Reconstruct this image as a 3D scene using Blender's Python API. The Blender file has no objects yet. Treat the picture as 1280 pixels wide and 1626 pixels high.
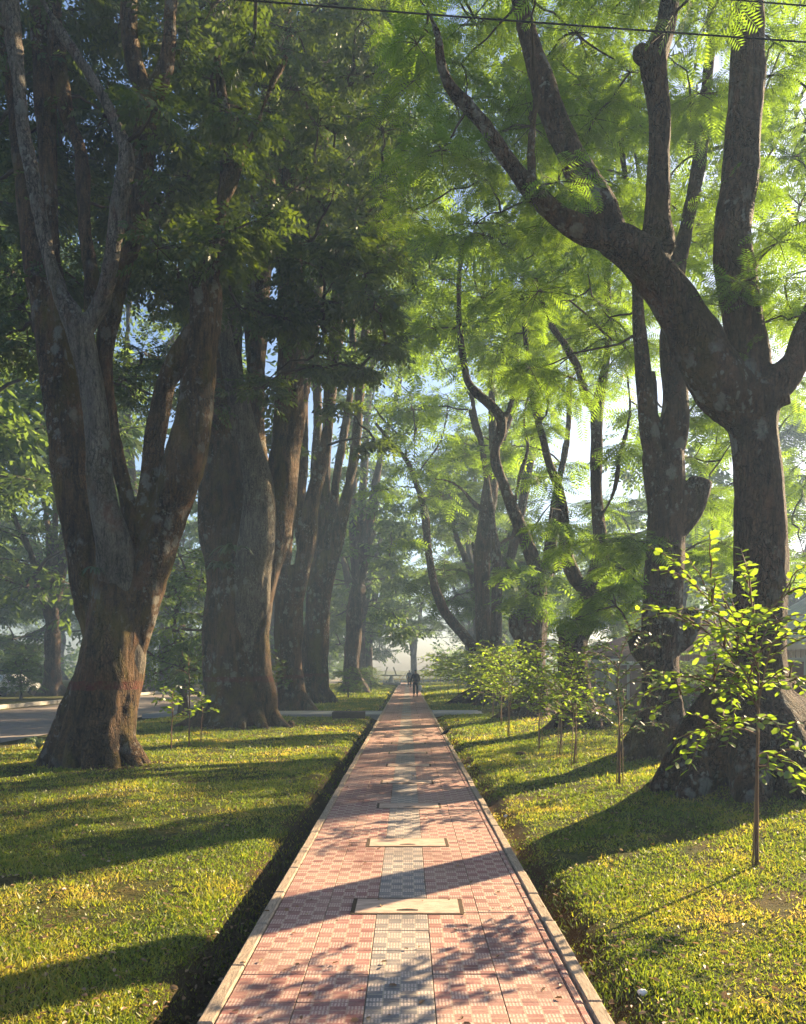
import bpy, math, random
import numpy as np
from mathutils import Vector, Matrix
rad = math.radians
RNG = np.random.default_rng(7)
random.seed(7)
scene = bpy.context.scene
C = scene.collection

# ------------------------------------------------------------------ camera, world, sun, exposure
cam_d = bpy.data.cameras.new('camera')
cam = bpy.data.objects.new('camera', cam_d); C.objects.link(cam)
CH = 1.7
cam.location = (0, 0, CH); cam.rotation_euler = (rad(90), 0, 0)
cam_d.sensor_fit = 'VERTICAL'; cam_d.sensor_height = 36; cam_d.sensor_width = 36
cam_d.lens = 36 * 1200 / 1626
cam_d.shift_y = 250 / 1626; cam_d.shift_x = -7 / 1626
cam_d.clip_start = 0.05; cam_d.clip_end = 3000
scene.camera = cam

SUN_AZ, SUN_EL = rad(51), rad(24)          # azimuth: degrees right of +Y
world = bpy.data.worlds.new('World'); scene.world = world; world.use_nodes = True
wn = world.node_tree
sky = wn.nodes.new('ShaderNodeTexSky'); sky.sky_type = 'NISHITA'; sky.sun_disc = False
sky.sun_elevation = SUN_EL; sky.sun_rotation = SUN_AZ; sky.air_density = 1.0; sky.dust_density = 2.0; sky.ozone_density = 3.0
wn.links.new(sky.outputs[0], wn.nodes['Background'].inputs[0])
wn.nodes['Background'].inputs[1].default_value = 0.05
sun_d = bpy.data.lights.new('sun', 'SUN'); sun_d.energy = 5.0; sun_d.angle = rad(0.5); sun_d.color = (1.0, 0.77, 0.47)
sun = bpy.data.objects.new('sun', sun_d); C.objects.link(sun)
SDIR = Vector((math.sin(SUN_AZ) * math.cos(SUN_EL), math.cos(SUN_AZ) * math.cos(SUN_EL), math.sin(SUN_EL)))
sun.rotation_euler = SDIR.to_track_quat('Z', 'Y').to_euler(); sun.location = (30, 20, 40)
vs = scene.view_settings
scene.display_settings.display_device = 'sRGB'
vs.view_transform = 'Standard'; vs.look = 'None'; vs.gamma = 1.0; vs.use_curve_mapping = False
vs.exposure = 2.3
cy = scene.cycles
scene.render.engine = 'CYCLES'
cy.max_bounces = 6; cy.diffuse_bounces = 3; cy.glossy_bounces = 1; cy.transmission_bounces = 4; cy.volume_bounces = 1; cy.transparent_max_bounces = 4
cy.use_denoising = True
try: cy.denoiser = 'OPENIMAGEDENOISE'
except Exception: pass
cy.sample_clamp_indirect = 4.0; cy.use_light_tree = False
cy.caustics_reflective = False; cy.caustics_refractive = False
cy.use_adaptive_sampling = True; cy.adaptive_threshold = 0.02

# ------------------------------------------------------------------ helpers
F = 1200.0
def P(px, py, Y): return (Y * (px - 647) / F, Y, CH - Y * (py - 1063) / F)

def _h(ix, iy, iz):
    n = (ix * 374761393 + iy * 668265263 + iz * 2147483647 + 1442695041) & 0xffffffff
    n = ((n ^ (n >> 13)) * 1274126177) & 0xffffffff
    n = (n ^ (n >> 16)) & 0xffffffff
    return n.astype(np.float64) / 0xffffffff * 2 - 1
def vnoise(p):
    p = np.asarray(p, float); i = np.floor(p).astype(np.int64); f = p - i; f = f * f * (3 - 2 * f)
    out = 0
    for dx in (0, 1):
        wx = f[..., 0] if dx else 1 - f[..., 0]
        for dy in (0, 1):
            wy = f[..., 1] if dy else 1 - f[..., 1]
            for dz in (0, 1):
                wz = f[..., 2] if dz else 1 - f[..., 2]
                out = out + wx * wy * wz * _h(i[..., 0] + dx, i[..., 1] + dy, i[..., 2] + dz)
    return out
def v2(x, y, s, seed=0):
    x = np.asarray(x, float); y = np.asarray(y, float)
    return vnoise(np.stack([x * s + seed * 17.3, y * s - seed * 9.1, np.zeros_like(x) + seed * 3.7], -1))

def tag(o, label=None, cat=None, group=None, kind=None):
    if label: o['label'] = label
    if cat: o['category'] = cat
    if group: o['group'] = group
    if kind: o['kind'] = kind
    return o
def link(name, data, parent=None, loc=None):
    o = bpy.data.objects.new(name, data); C.objects.link(o)
    if parent is not None: o.parent = parent
    if loc is not None: o.location = loc
    return o
def thing(name, label, cat, loc=(0, 0, 0), rz=0, group=None):
    o = link(name, None); o.location = loc; o.rotation_euler = (0, 0, rz); o.empty_display_size = 0.2
    return tag(o, label, cat, group)
def mesh_np(name, V, Fs, mat, parent=None, rnd=None, smooth=False, kind=None, loc=None):
    """V Nx3; Fs list of int arrays (each MxK)."""
    me = bpy.data.meshes.new(name)
    V = np.asarray(V, np.float32)
    if not isinstance(Fs, (list, tuple)): Fs = [Fs]
    Fs = [np.asarray(f, np.int32) for f in Fs if len(f)]
    me.vertices.add(len(V)); me.vertices.foreach_set('co', V.ravel())
    nl = sum(f.size for f in Fs); npoly = sum(len(f) for f in Fs)
    me.loops.add(nl); me.polygons.add(npoly)
    me.loops.foreach_set('vertex_index', np.concatenate([f.ravel() for f in Fs]))
    st, off = [], 0
    for f in Fs:
        st.append(off + np.arange(len(f)) * f.shape[1]); off += f.size
    me.polygons.foreach_set('loop_start', np.concatenate(st).astype(np.int32))
    if rnd is not None:
        a = me.attributes.new('rnd', 'FLOAT', 'FACE'); a.data.foreach_set('value', np.asarray(rnd, np.float32))
    me.update(calc_edges=True)
    if smooth: me.polygons.foreach_set('use_smooth', np.ones(npoly, bool))
    else: me.polygons.foreach_set('use_smooth', np.zeros(npoly, bool))
    for m in (mat if isinstance(mat, (list, tuple)) else [mat]): me.materials.append(m)
    o = link(name, me, parent, loc)
    if kind: o['kind'] = kind
    return o
class MB:
    """collects simple shapes into one mesh"""
    def __init__(s): s.v = []; s.f = []
    def add(s, V, Fc):
        b = len(s.v); s.v += [tuple(map(float, v)) for v in V]; s.f += [tuple(int(i) + b for i in f) for f in Fc]
    def box(s, c, d, rz=0, bev=0.0, M=None):
        hx, hy, hz = d[0] / 2, d[1] / 2, d[2] / 2
        if bev:
            e = bev; L = [(-hz, 0), (hz - e, 0), (hz, e)]
            V = []
            for z, k in L: V += [(-hx + k, -hy + k, z), (hx - k, -hy + k, z), (hx - k, hy - k, z), (-hx + k, hy - k, z)]
            Fc = [(3, 2, 1, 0), (8, 9, 10, 11)]
            for r in (0, 4):
                for i in range(4): Fc.append((r + i, r + (i + 1) % 4, r + 4 + (i + 1) % 4, r + 4 + i))
        else:
            V = [(x, y, z) for z in (-hz, hz) for x, y in ((-hx, -hy), (hx, -hy), (hx, hy), (-hx, hy))]
            Fc = [(3, 2, 1, 0), (4, 5, 6, 7), (0, 1, 5, 4), (1, 2, 6, 5), (2, 3, 7, 6), (3, 0, 4, 7)]
        T = Matrix.Translation(c) @ Matrix.Rotation(rz, 4, 'Z')
        if M is not None: T = M @ T
        s.add([T @ Vector(v) for v in V], Fc); return s
    def tube(s, pts, rs, n=8, caps=True):
        V, Fc = tube(pts, rs, n, caps); s.add(V, Fc); return s
    def build(s, name, mat, parent=None, smooth=False, loc=None, kind=None):
        me = bpy.data.meshes.new(name); me.from_pydata(s.v, [], s.f); me.update()
        if smooth: me.polygons.foreach_set('use_smooth', [True] * len(me.polygons))
        me.materials.append(mat)
        o = link(name, me, parent, loc)
        if kind: o['kind'] = kind
        return o
def frames(pts):
    pts = np.asarray(pts, float); t = np.gradient(pts, axis=0); t /= np.linalg.norm(t, axis=1)[:, None] + 1e-9
    a = np.array([0, 1.0, 0]) if abs(t[0][1]) < .9 else np.array([1.0, 0, 0])
    U, W = [], []
    u = np.cross(t[0], a)
    for k in range(len(pts)):
        u = u - t[k] * np.dot(u, t[k]); u /= np.linalg.norm(u) + 1e-9
        U.append(u); W.append(np.cross(t[k], u))
    return np.array(U), np.array(W), t
def tube(pts, rs, n=8, caps=True, wob=0.0, seed=0):
    pts = np.asarray(pts, float); rs = np.asarray(rs, float); U, W, t = frames(pts)
    a = np.arange(n) / n * 2 * math.pi
    R = np.repeat(rs[:, None], n, 1)
    if wob:
        cs = np.stack([np.cos(a) * 1.3, np.sin(a) * 1.3], 1)
        L = np.cumsum(np.r_[0, np.linalg.norm(np.diff(pts, axis=0), axis=1)])
        q = np.zeros((len(pts), n, 3)); q[..., 0] = cs[:, 0]; q[..., 1] = cs[:, 1]; q[..., 2] = (L * .8)[:, None]; q += seed * 7.7
        R = R * (1 + wob * vnoise(q))
    V = pts[:, None, :] + R[..., None] * (np.cos(a)[None, :, None] * U[:, None, :] + np.sin(a)[None, :, None] * W[:, None, :])
    V = V.reshape(-1, 3); m = len(pts); Fc = []
    i = np.arange(n); j = (i + 1) % n
    for k in range(m - 1):
        Fc += np.stack([k * n + i, k * n + j, (k + 1) * n + j, (k + 1) * n + i], 1).tolist()
    V = V.tolist()
    if caps:
        V.append(pts[0].tolist()); V.append(pts[-1].tolist()); c0, c1 = m * n, m * n + 1
        for q in range(n):
            Fc.append([c0, (q + 1) % n, q]); Fc.append([c1, (m - 1) * n + q, (m - 1) * n + (q + 1) % n])
    return V, Fc
def catmull(pts, sub=5):
    pts = np.asarray(pts, float)
    if len(pts) < 3: 
        t = np.linspace(0, 1, sub + 1)[:, None]; return pts[0] * (1 - t) + pts[-1] * t
    p = np.vstack([2 * pts[0] - pts[1], pts, 2 * pts[-1] - pts[-2]]); out = []
    for k in range(1, len(p) - 2):
        for t in np.arange(sub) / sub:
            a, b, c, d = p[k - 1], p[k], p[k + 1], p[k + 2]
            out.append(.5 * (2 * b + (c - a) * t + (2 * a - 5 * b + 4 * c - d) * t * t + (-a + 3 * b - 3 * c + d) * t ** 3))
    out.append(p[-2]); return np.array(out)

# ------------------------------------------------------------------ materials
class NT:
    def __init__(s, name):
        s.m = bpy.data.materials.new(name); s.m.use_nodes = True; s.t = s.m.node_tree
        s.t.nodes.clear(); s.out = s.t.nodes.new('ShaderNodeOutputMaterial')
    def n(s, typ, **kw):
        nd = s.t.nodes.new(typ)
        for k, v in kw.items():
            if k.startswith('i_'):
                key = k[2:]; key = int(key) if key.isdigit() else key.replace('_', ' ')
                s.put(nd.inputs[key], v)
            else: setattr(nd, k, v)
        return nd
    def put(s, inp, v):
        if isinstance(v, bpy.types.NodeSocket): s.t.links.new(v, inp)
        elif isinstance(v, bpy.types.Node): s.t.links.new(v.outputs[0], inp)
        else:
            if isinstance(v, tuple) and len(v) == 3 and inp.type == 'RGBA': v = (*v, 1)
            inp.default_value = v
    def math(s, op, a, b=None, c=None, clamp=False):
        nd = s.t.nodes.new('ShaderNodeMath'); nd.operation = op; nd.use_clamp = clamp
        for k, v in enumerate((a, b, c)):
            if v is not None: s.put(nd.inputs[k], v)
        return nd.outputs[0]
    def mix(s, f, a, b, mode='MIX'):
        nd = s.t.nodes.new('ShaderNodeMix'); nd.data_type = 'RGBA'; nd.blend_type = mode
        s.put(nd.inputs[0], f); s.put(nd.inputs[6], a); s.put(nd.inputs[7], b); return nd.outputs[2]
    def noise(s, scale, detail=3, rough=.55, vec=None, out=0, dist=0):
        nd = s.n('ShaderNodeTexNoise'); nd.inputs['Scale'].default_value = scale; nd.inputs['Detail'].default_value = detail
        nd.inputs['Roughness'].default_value = rough; nd.inputs['Distortion'].default_value = dist
        if vec is not None: s.put(nd.inputs['Vector'], vec)
        return nd.outputs[out]
    def ramp(s, fac, stops, interp='LINEAR'):
        nd = s.n('ShaderNodeValToRGB'); s.put(nd.inputs[0], fac); e = nd.color_ramp.elements; nd.color_ramp.interpolation = interp
        while len(e) < len(stops): e.new(0.5)
        for k, (p, c) in enumerate(stops):
            e[k].position = p; e[k].color = (*c, 1) if isinstance(c, tuple) else (c, c, c, 1)
        return nd.outputs[0]
    def pos(s): return s.n('ShaderNodeNewGeometry').outputs['Position']
    def scaled(s, v, sc):
        nd = s.n('ShaderNodeMapping'); s.put(nd.inputs[0], v); nd.inputs['Scale'].default_value = sc; return nd.outputs[0]
    def bump(s, h, strength=.5, dist=.02):
        nd = s.n('ShaderNodeBump'); s.put(nd.inputs['Height'], h); nd.inputs['Strength'].default_value = strength; nd.inputs['Distance'].default_value = dist
        return nd.outputs[0]
    def bsdf(s, col, rough=.8, normal=None, metal=0, spec=.3, **kw):
        nd = s.n('ShaderNodeBsdfPrincipled'); s.put(nd.inputs['Base Color'], col); s.put(nd.inputs['Roughness'], rough)
        nd.inputs['Metallic'].default_value = metal; nd.inputs['Specular IOR Level'].default_value = spec
        if normal is not None: s.put(nd.inputs['Normal'], normal)
        s.t.links.new(nd.outputs[0], s.out.inputs[0]); return nd

def mat_simple(name, col, rough=.7, var=.15, scale=8, metal=0, bump=.2):
    t = NT(name); n = t.noise(scale, 4); c2 = tuple(min(1, c * (1 + var)) for c in col); c1 = tuple(c * (1 - var) for c in col)
    t.bsdf(t.ramp(n, [(.3, c1), (.7, c2)]), rough, t.bump(t.noise(scale * 5, 3), bump, .01), metal); return t.m

def mat_leaf(name, stops, trans, tmix=.5, gloss=.06):
    t = NT(name)
    a = t.n('ShaderNodeAttribute', attribute_name='rnd').outputs['Fac']
    big = t.noise(.35, 2, vec=t.pos())
    f = t.math('ADD', t.math('MULTIPLY', a, .7), t.math('MULTIPLY', big, .35))
    col = t.ramp(f, stops)
    tcol = t.mix(.25, trans, t.mix(1.0, col, (3, 3, 2), 'MULTIPLY'))
    tcol = t.mix(1.0, tcol, t.ramp(a, [(0, .6), (1, 1.15)]), 'MULTIPLY')
    d = t.n('ShaderNodeBsdfDiffuse'); t.put(d.inputs[0], col)
    tr = t.n('ShaderNodeBsdfTranslucent'); t.put(tr.inputs[0], tcol)
    mx = t.n('ShaderNodeMixShader'); mx.inputs[0].default_value = tmix; t.put(mx.inputs[1], d); t.put(mx.inputs[2], tr)
    g = t.n('ShaderNodeBsdfGlossy'); g.inputs['Roughness'].default_value = .5; g.inputs['Color'].default_value = (1, 1, 1, 1)
    mx2 = t.n('ShaderNodeMixShader'); mx2.inputs[0].default_value = gloss; t.put(mx2.inputs[1], mx); t.put(mx2.inputs[2], g)
    t.t.links.new(mx2.outputs[0], t.out.inputs[0]); return t.m

M = {}
M['feather'] = mat_leaf('feather_leaf', [(.15, (.028, .065, .012)), (.5, (.05, .11, .014)), (.85, (.10, .15, .02))], (.33, .51, .025), .55, .03)
M['leaf'] = mat_leaf('broad_leaf', [(.15, (.007, .024, .006)), (.55, (.018, .048, .007)), (.9, (.07, .085, .010))], (.16, .23, .010), .38, .05)
M['dark_leaf'] = mat_leaf('dark_leaf', [(.2, (.010, .032, .012)), (.7, (.025, .06, .018)), (.95, (.06, .08, .02))], (.14, .22, .03), .35, .08)
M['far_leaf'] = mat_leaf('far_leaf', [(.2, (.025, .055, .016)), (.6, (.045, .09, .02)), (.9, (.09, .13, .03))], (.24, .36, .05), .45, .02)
M['sap_leaf'] = mat_leaf('sapling_leaf', [(.1, (.02, .055, .014)), (.5, (.05, .11, .014)), (.9, (.10, .16, .02))], (.42, .58, .025), .55, .05)
M['autumn_leaf'] = mat_leaf('autumn_leaf', [(.1, (.4, .08, .03)), (.9, (.5, .15, .04))], (.6, .15, .05), .5, .04)

def mat_bark(name, c0, c1, lichen=.5, moss=.4, band=False, sc=1.0):
    t = NT(name); p = t.pos()
    stretch = t.scaled(p, (3 * sc, 3 * sc, .8 * sc))
    n1 = t.noise(1.3, 6, .65, stretch, dist=.6)
    col = t.ramp(n1, [(.28, c0), (.5, tuple((a + b) / 2 for a, b in zip(c0, c1))), (.72, c1)])
    # fissures
    wv = t.noise(6.0, 5, .7, t.scaled(p, (3, 3, .35)))
    col = t.mix(t.ramp(wv, [(.36, .75), (.5, .0)]), col, tuple(c * .25 for c in c0))
    vc = t.n('ShaderNodeTexVoronoi'); vc.feature = 'DISTANCE_TO_EDGE'; vc.inputs['Scale'].default_value = 16
    vv = t.n('ShaderNodeVectorMath', operation='ADD'); t.put(vv.inputs[0], t.scaled(p, (1, 1, .38))); nv = t.n('ShaderNodeVectorMath', operation='SCALE'); t.put(nv.inputs[0], t.noise(7, 3, vec=p, out=1)); nv.inputs['Scale'].default_value = .12
    t.put(vv.inputs[1], nv.outputs[0]); t.put(vc.inputs['Vector'], vv.outputs[0])
    crack = t.ramp(vc.outputs['Distance'], [(.0, 1.0), (.11, .0)])
    where = t.ramp(t.noise(1.1, 3, .5, t.scaled(p, (1.4, 1.4, .8))), [(.42, .15), (.56, .8)])
    col = t.mix(t.math('MULTIPLY', crack, where), col, tuple(c * .2 for c in c0))
    grain = t.noise(40, 4, .75, t.scaled(p, (1, 1, .5)))
    col = t.mix(1.0, col, t.ramp(grain, [(.3, .45), (.7, 1.5)]), 'MULTIPLY')
    # moss
    mo = t.noise(.9, 4, .6, t.scaled(p, (1.6, 1.6, .6)))
    col = t.mix(t.math('MULTIPLY', t.ramp(mo, [(.52, .0), (.68, 1.0)]), moss), col, (.11, .085, .012))
    # reddish peeled areas
    rd = t.noise(1.4, 4, .6, t.scaled(p, (1.3, 1.3, .7)), out=0)
    col = t.mix(t.math('MULTIPLY', t.ramp(rd, [(.58, .0), (.70, 1.0)]), .5), col, (.15, .062, .032))
    # lichen: crusty grey patches in two sizes
    for scl, thr, amt, lc in ((4.0, .34, 1.0, (.20, .19, .165)), (11.0, .30, .8, (.25, .24, .21))):
        vo = t.n('ShaderNodeTexVoronoi'); vo.feature = 'F1'
        wp = t.n('ShaderNodeVectorMath', operation='ADD'); t.put(wp.inputs[0], t.scaled(p, (1, 1, .75)))
        nc = t.n('ShaderNodeVectorMath', operation='SCALE'); t.put(nc.inputs[0], t.noise(9, 3, vec=p, out=1)); nc.inputs['Scale'].default_value = .22
        t.put(wp.inputs[1], nc.outputs[0]); t.put(vo.inputs['Vector'], wp.outputs[0]); vo.inputs['Scale'].default_value = scl
        sep = t.n('ShaderNodeSeparateColor'); t.put(sep.inputs[0], vo.outputs['Color'])
        near = t.ramp(vo.outputs['Distance'], [(thr - .05, 1.0), (thr + .1, .0)])
        pick = t.math('GREATER_THAN', sep.outputs[0], .5)
        area = t.ramp(t.noise(.8, 3, .5, p), [(.45, .0), (.6, 1.0)])
        fac = t.math('MULTIPLY', t.math('MULTIPLY', near, pick), t.math('MULTIPLY', area, lichen * amt))
        col = t.mix(fac, col, lc)
    if band:   # faint old paint ring about head height
        sepp = t.n('ShaderNodeSeparateXYZ'); t.put(sepp.inputs[0], p)
        z = t.math('ADD', sepp.outputs[2], t.math('MULTIPLY', t.noise(4, 3, vec=p), .12))
        b = t.math('MULTIPLY', t.math('GREATER_THAN', z, band), t.math('LESS_THAN', z, band + .16))
        col = t.mix(t.math('MULTIPLY', b, t.ramp(t.noise(14, 3, vec=p), [(.35, .1), (.6, .7)])), col, (.11, .022, .018))
    h = t.math('SUBTRACT', t.math('MULTIPLY', wv, .7), t.math('MULTIPLY', t.math('MULTIPLY', crack, where), .5)); h = t.math('ADD', h, t.math('MULTIPLY', t.noise(14, 5, .7, t.scaled(p, (1, 1, .6))), .6))
    t.bsdf(col, .88, t.bump(h, 1.0, .09), spec=.2)
    return t.m
M['bark_left'] = mat_bark('mossy_bark', (.018, .012, .007), (.16, .092, .045), .75, .8, band=1.38)
M['bark_right'] = mat_bark('brown_bark', (.022, .013, .009), (.13, .07, .043), .85, .3)
M['bark_pale'] = mat_bark('pale_lichen_bark', (.07, .06, .048), (.25, .21, .165), 1.0, .35, band=1.38)
M['bark_far'] = mat_bark('far_bark', (.04, .028, .022), (.14, .095, .07), .5, .3)
M['twig'] = mat_simple('twig_bark', (.06, .042, .03), .9, .3, 6)

# ------------------------------------------------------------------ terrain
TREE_SPOTS = []       # (x, y, radius, lift)
XL, XR = -1.005, .99
def ground_z(x, y):
    x = np.asarray(x, float); y = np.asarray(y, float)
    z = -.10 + .03 * v2(x, y, .35, 1) + .015 * v2(x, y, 1.6, 2) + .008 * v2(x, y, 5, 3)
    rt = np.clip(x - 1.2, 0, 3.5)
    z = z + np.where(x > 0, .055 * rt + .03, 0)
    cross = np.exp(-((y - 30.1) / 1.3) ** 4)
    wob = .05 * v2(np.zeros_like(y), y, .9, 5)
    ditch = .24 * np.exp(-((x + 1.20 + wob) / .17) ** 2)
    z = z - ditch * (1 - cross)
    ed = np.exp(-((x - 1.08) / .16) ** 2) * (.10 + .07 * v2(x * 0, y, 1.1, 8))
    z = z - ed * (1 - cross)
    for (tx, ty, r, l) in TREE_SPOTS:
        z = z + l * np.exp(-((x - tx) ** 2 + (y - ty) ** 2) / (r * r))
    far = np.clip((-x - 8.6) / 1.2, 0, 1); z = z * (1 - far) + (-.17) * far
    beyond = np.clip((-x - 18.6) / .3, 0, 1); z = z + .13 * beyond
    fr = np.clip((y - 60) / 30, 0, 1); z = np.where(np.abs(x) > 1.6, z * (1 - .3 * fr) - .03 * fr, z)
    return z

# main trees: see below; the spots are needed first for the ground
R1X, R1Y = 4.45, 9.6
TREE_SPOTS += [(R1X, R1Y, 1.5, .22), (4.45, 13.4, 1.1, .12), (-5.8, 14.3, 1.4, .10), (-5.2, 23.6, 1.9, .10), (4.6, 20, 1.2, .08), (4.0, 25, 1.2, .06)]

def lawn_material():
    t = NT('lawn_soil'); p = t.pos()
    n = t.noise(.55, 5, .6, p); n2 = t.noise(7, 5, .7, p); n3 = t.noise(45, 4, .7, p)
    col = t.ramp(n2, [(.3, (.035, .048, .012)), (.5, (.075, .09, .02)), (.7, (.14, .12, .035))])
    dry = t.ramp(n, [(.5, .0), (.72, .85)])
    col = t.mix(dry, col, (.17, .095, .04))
    col = t.mix(t.ramp(n3, [(.35, .8), (.55, .0)]), col, (.018, .016, .008))
    sp = t.n('ShaderNodeSeparateXYZ'); t.put(sp.inputs[0], p)
    left = t.ramp(t.math('ABSOLUTE', t.math('ADD', sp.outputs[0], 1.2)), [(.14, 1.0), (.3, .0)])
    col = t.mix(t.math('MULTIPLY', left, t.ramp(n2, [(.3, 1.0), (.7, .55)])), col, (.05, .03, .018))
    rgt = t.ramp(t.math('ABSOLUTE', t.math('SUBTRACT', sp.outputs[0], 1.1)), [(.1, .9), (.28, .0)])
    col = t.mix(t.math('MULTIPLY', rgt, t.ramp(n2, [(.3, 1.0), (.7, .3)])), col, (.13, .06, .03))
    dt = t.n('ShaderNodeAttribute', attribute_name='dirt').outputs['Fac']
    col = t.mix(t.math('MULTIPLY', dt, t.ramp(n2, [(.3, 1.0), (.7, .5)])), col, (.075, .042, .022))
    h = t.math('ADD', n3, t.math('MULTIPLY', n2, 1.5))
    t.bsdf(col, .95, t.bump(h, 1.0, .05), spec=.1); return t.m
def axis(parts):
    out = []
    for a, b, s in parts: out += list(np.arange(a, b, s))
    return np.array(out + [parts[-1][1]])
gx = axis([(-400, -100, 60), (-100, -30, 10), (-30, -8, 1.0), (-8, -1.8, .2), (-1.8, -.8, .05), (-.8, .8, .8), (.8, 1.5, .06), (1.5, 8, .2), (8, 30, 1), (30, 100, 10), (100, 400, 60)])
gy = axis([(-60, 0, 10), (0, 22, .2), (22, 60, .8), (60, 140, 4), (140, 900, 60)])
GX, GY = np.meshgrid(gx, gy)
V = np.stack([GX, GY, ground_z(GX, GY)], -1).reshape(-1, 3)
nx, ny = len(gx), len(gy)
i = np.arange(nx - 1); j = np.arange(ny - 1); I, J = np.meshgrid(i, j); b = (J * nx + I).ravel()
ground = mesh_np('ground', V, np.stack([b, b + 1, b + nx + 1, b + nx], 1), lawn_material(), smooth=True, kind='structure')
da = ground.data.attributes.new('dirt', 'FLOAT', 'POINT'); dv = np.zeros(len(V))
for (tx, ty, r_, l_) in TREE_SPOTS: dv = np.maximum(dv, np.exp(-((V[:, 0] - tx) ** 2 + (V[:, 1] - ty) ** 2) / (r_ * r_ * 1.1)))
da.data.foreach_set('value', np.clip(dv * 1.3, 0, 1).astype(np.float32))

# ------------------------------------------------------------------ road, crossings
def mat_road():
    t = NT('asphalt'); p = t.pos()
    c = t.ramp(t.noise(2.0, 5, .7, p), [(.3, (.17, .14, .12)), (.7, (.27, .22, .19))])
    t.bsdf(c, .85, t.bump(t.noise(60, 3, .7, p), .5, .01)); return t.m
M['road'] = mat_road()
M['concrete'] = mat_simple('concrete', (.36, .33, .29), .85, .25, 3)
M['kerbm'] = mat_simple('kerb_concrete', (.33, .25, .18), .9, .45, 7, bump=.8)
def sheet(name, x0, x1, y0, y1, z, mat, n=1):
    mb = MB(); mb.add([(x0, y0, z), (x1, y0, z), (x1, y1, z), (x0, y1, z)], [(0, 1, 2, 3)])
    return tag(mb.build(name, mat), kind='structure')
road = sheet('road', -18.5, -10.2, -40, 240, -.135, M['road'])
for k in range(60):
    if k == 0:
        kb = MB().box((0, 0, 0), (.18, .98, .34), 0, .02).build('kerb_stone', M['concrete'], road, loc=(-18.6, 10.5, -.09)); kb0 = kb
    else:
        kb = kb0.copy(); C.objects.link(kb); kb.location = (-18.6 + random.uniform(-.01, .01), 10.5 + k, -.09 + random.uniform(-.008, .008))
MB().box((-18.6, 155.5, -.09), (.18, 169, .34)).build('far_kerb', M['concrete'], road)
M['cross'] = mat_simple('crossing_concrete', (.30, .30, .29), .85, .2, 2)
def slab_strip(name, x0, x1, y0, y1, top, mat):
    mb = MB().box(((x0 + x1) / 2, (y0 + y1) / 2, top - .15), (x1 - x0, y1 - y0, .3), 0, .015)
    return tag(mb.build(name, mat), kind='structure')
slab_strip('crossing_path', -10.15, XL - .015, 28.9, 31.3, -.01, M['cross'])
slab_strip('crossing_path', XR + .015, 9.0, 28.9, 31.3, .02, M['cross'])
slab_strip('cross_road', -10.15, 60, 92, 99, -.03, M['road'])

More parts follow.
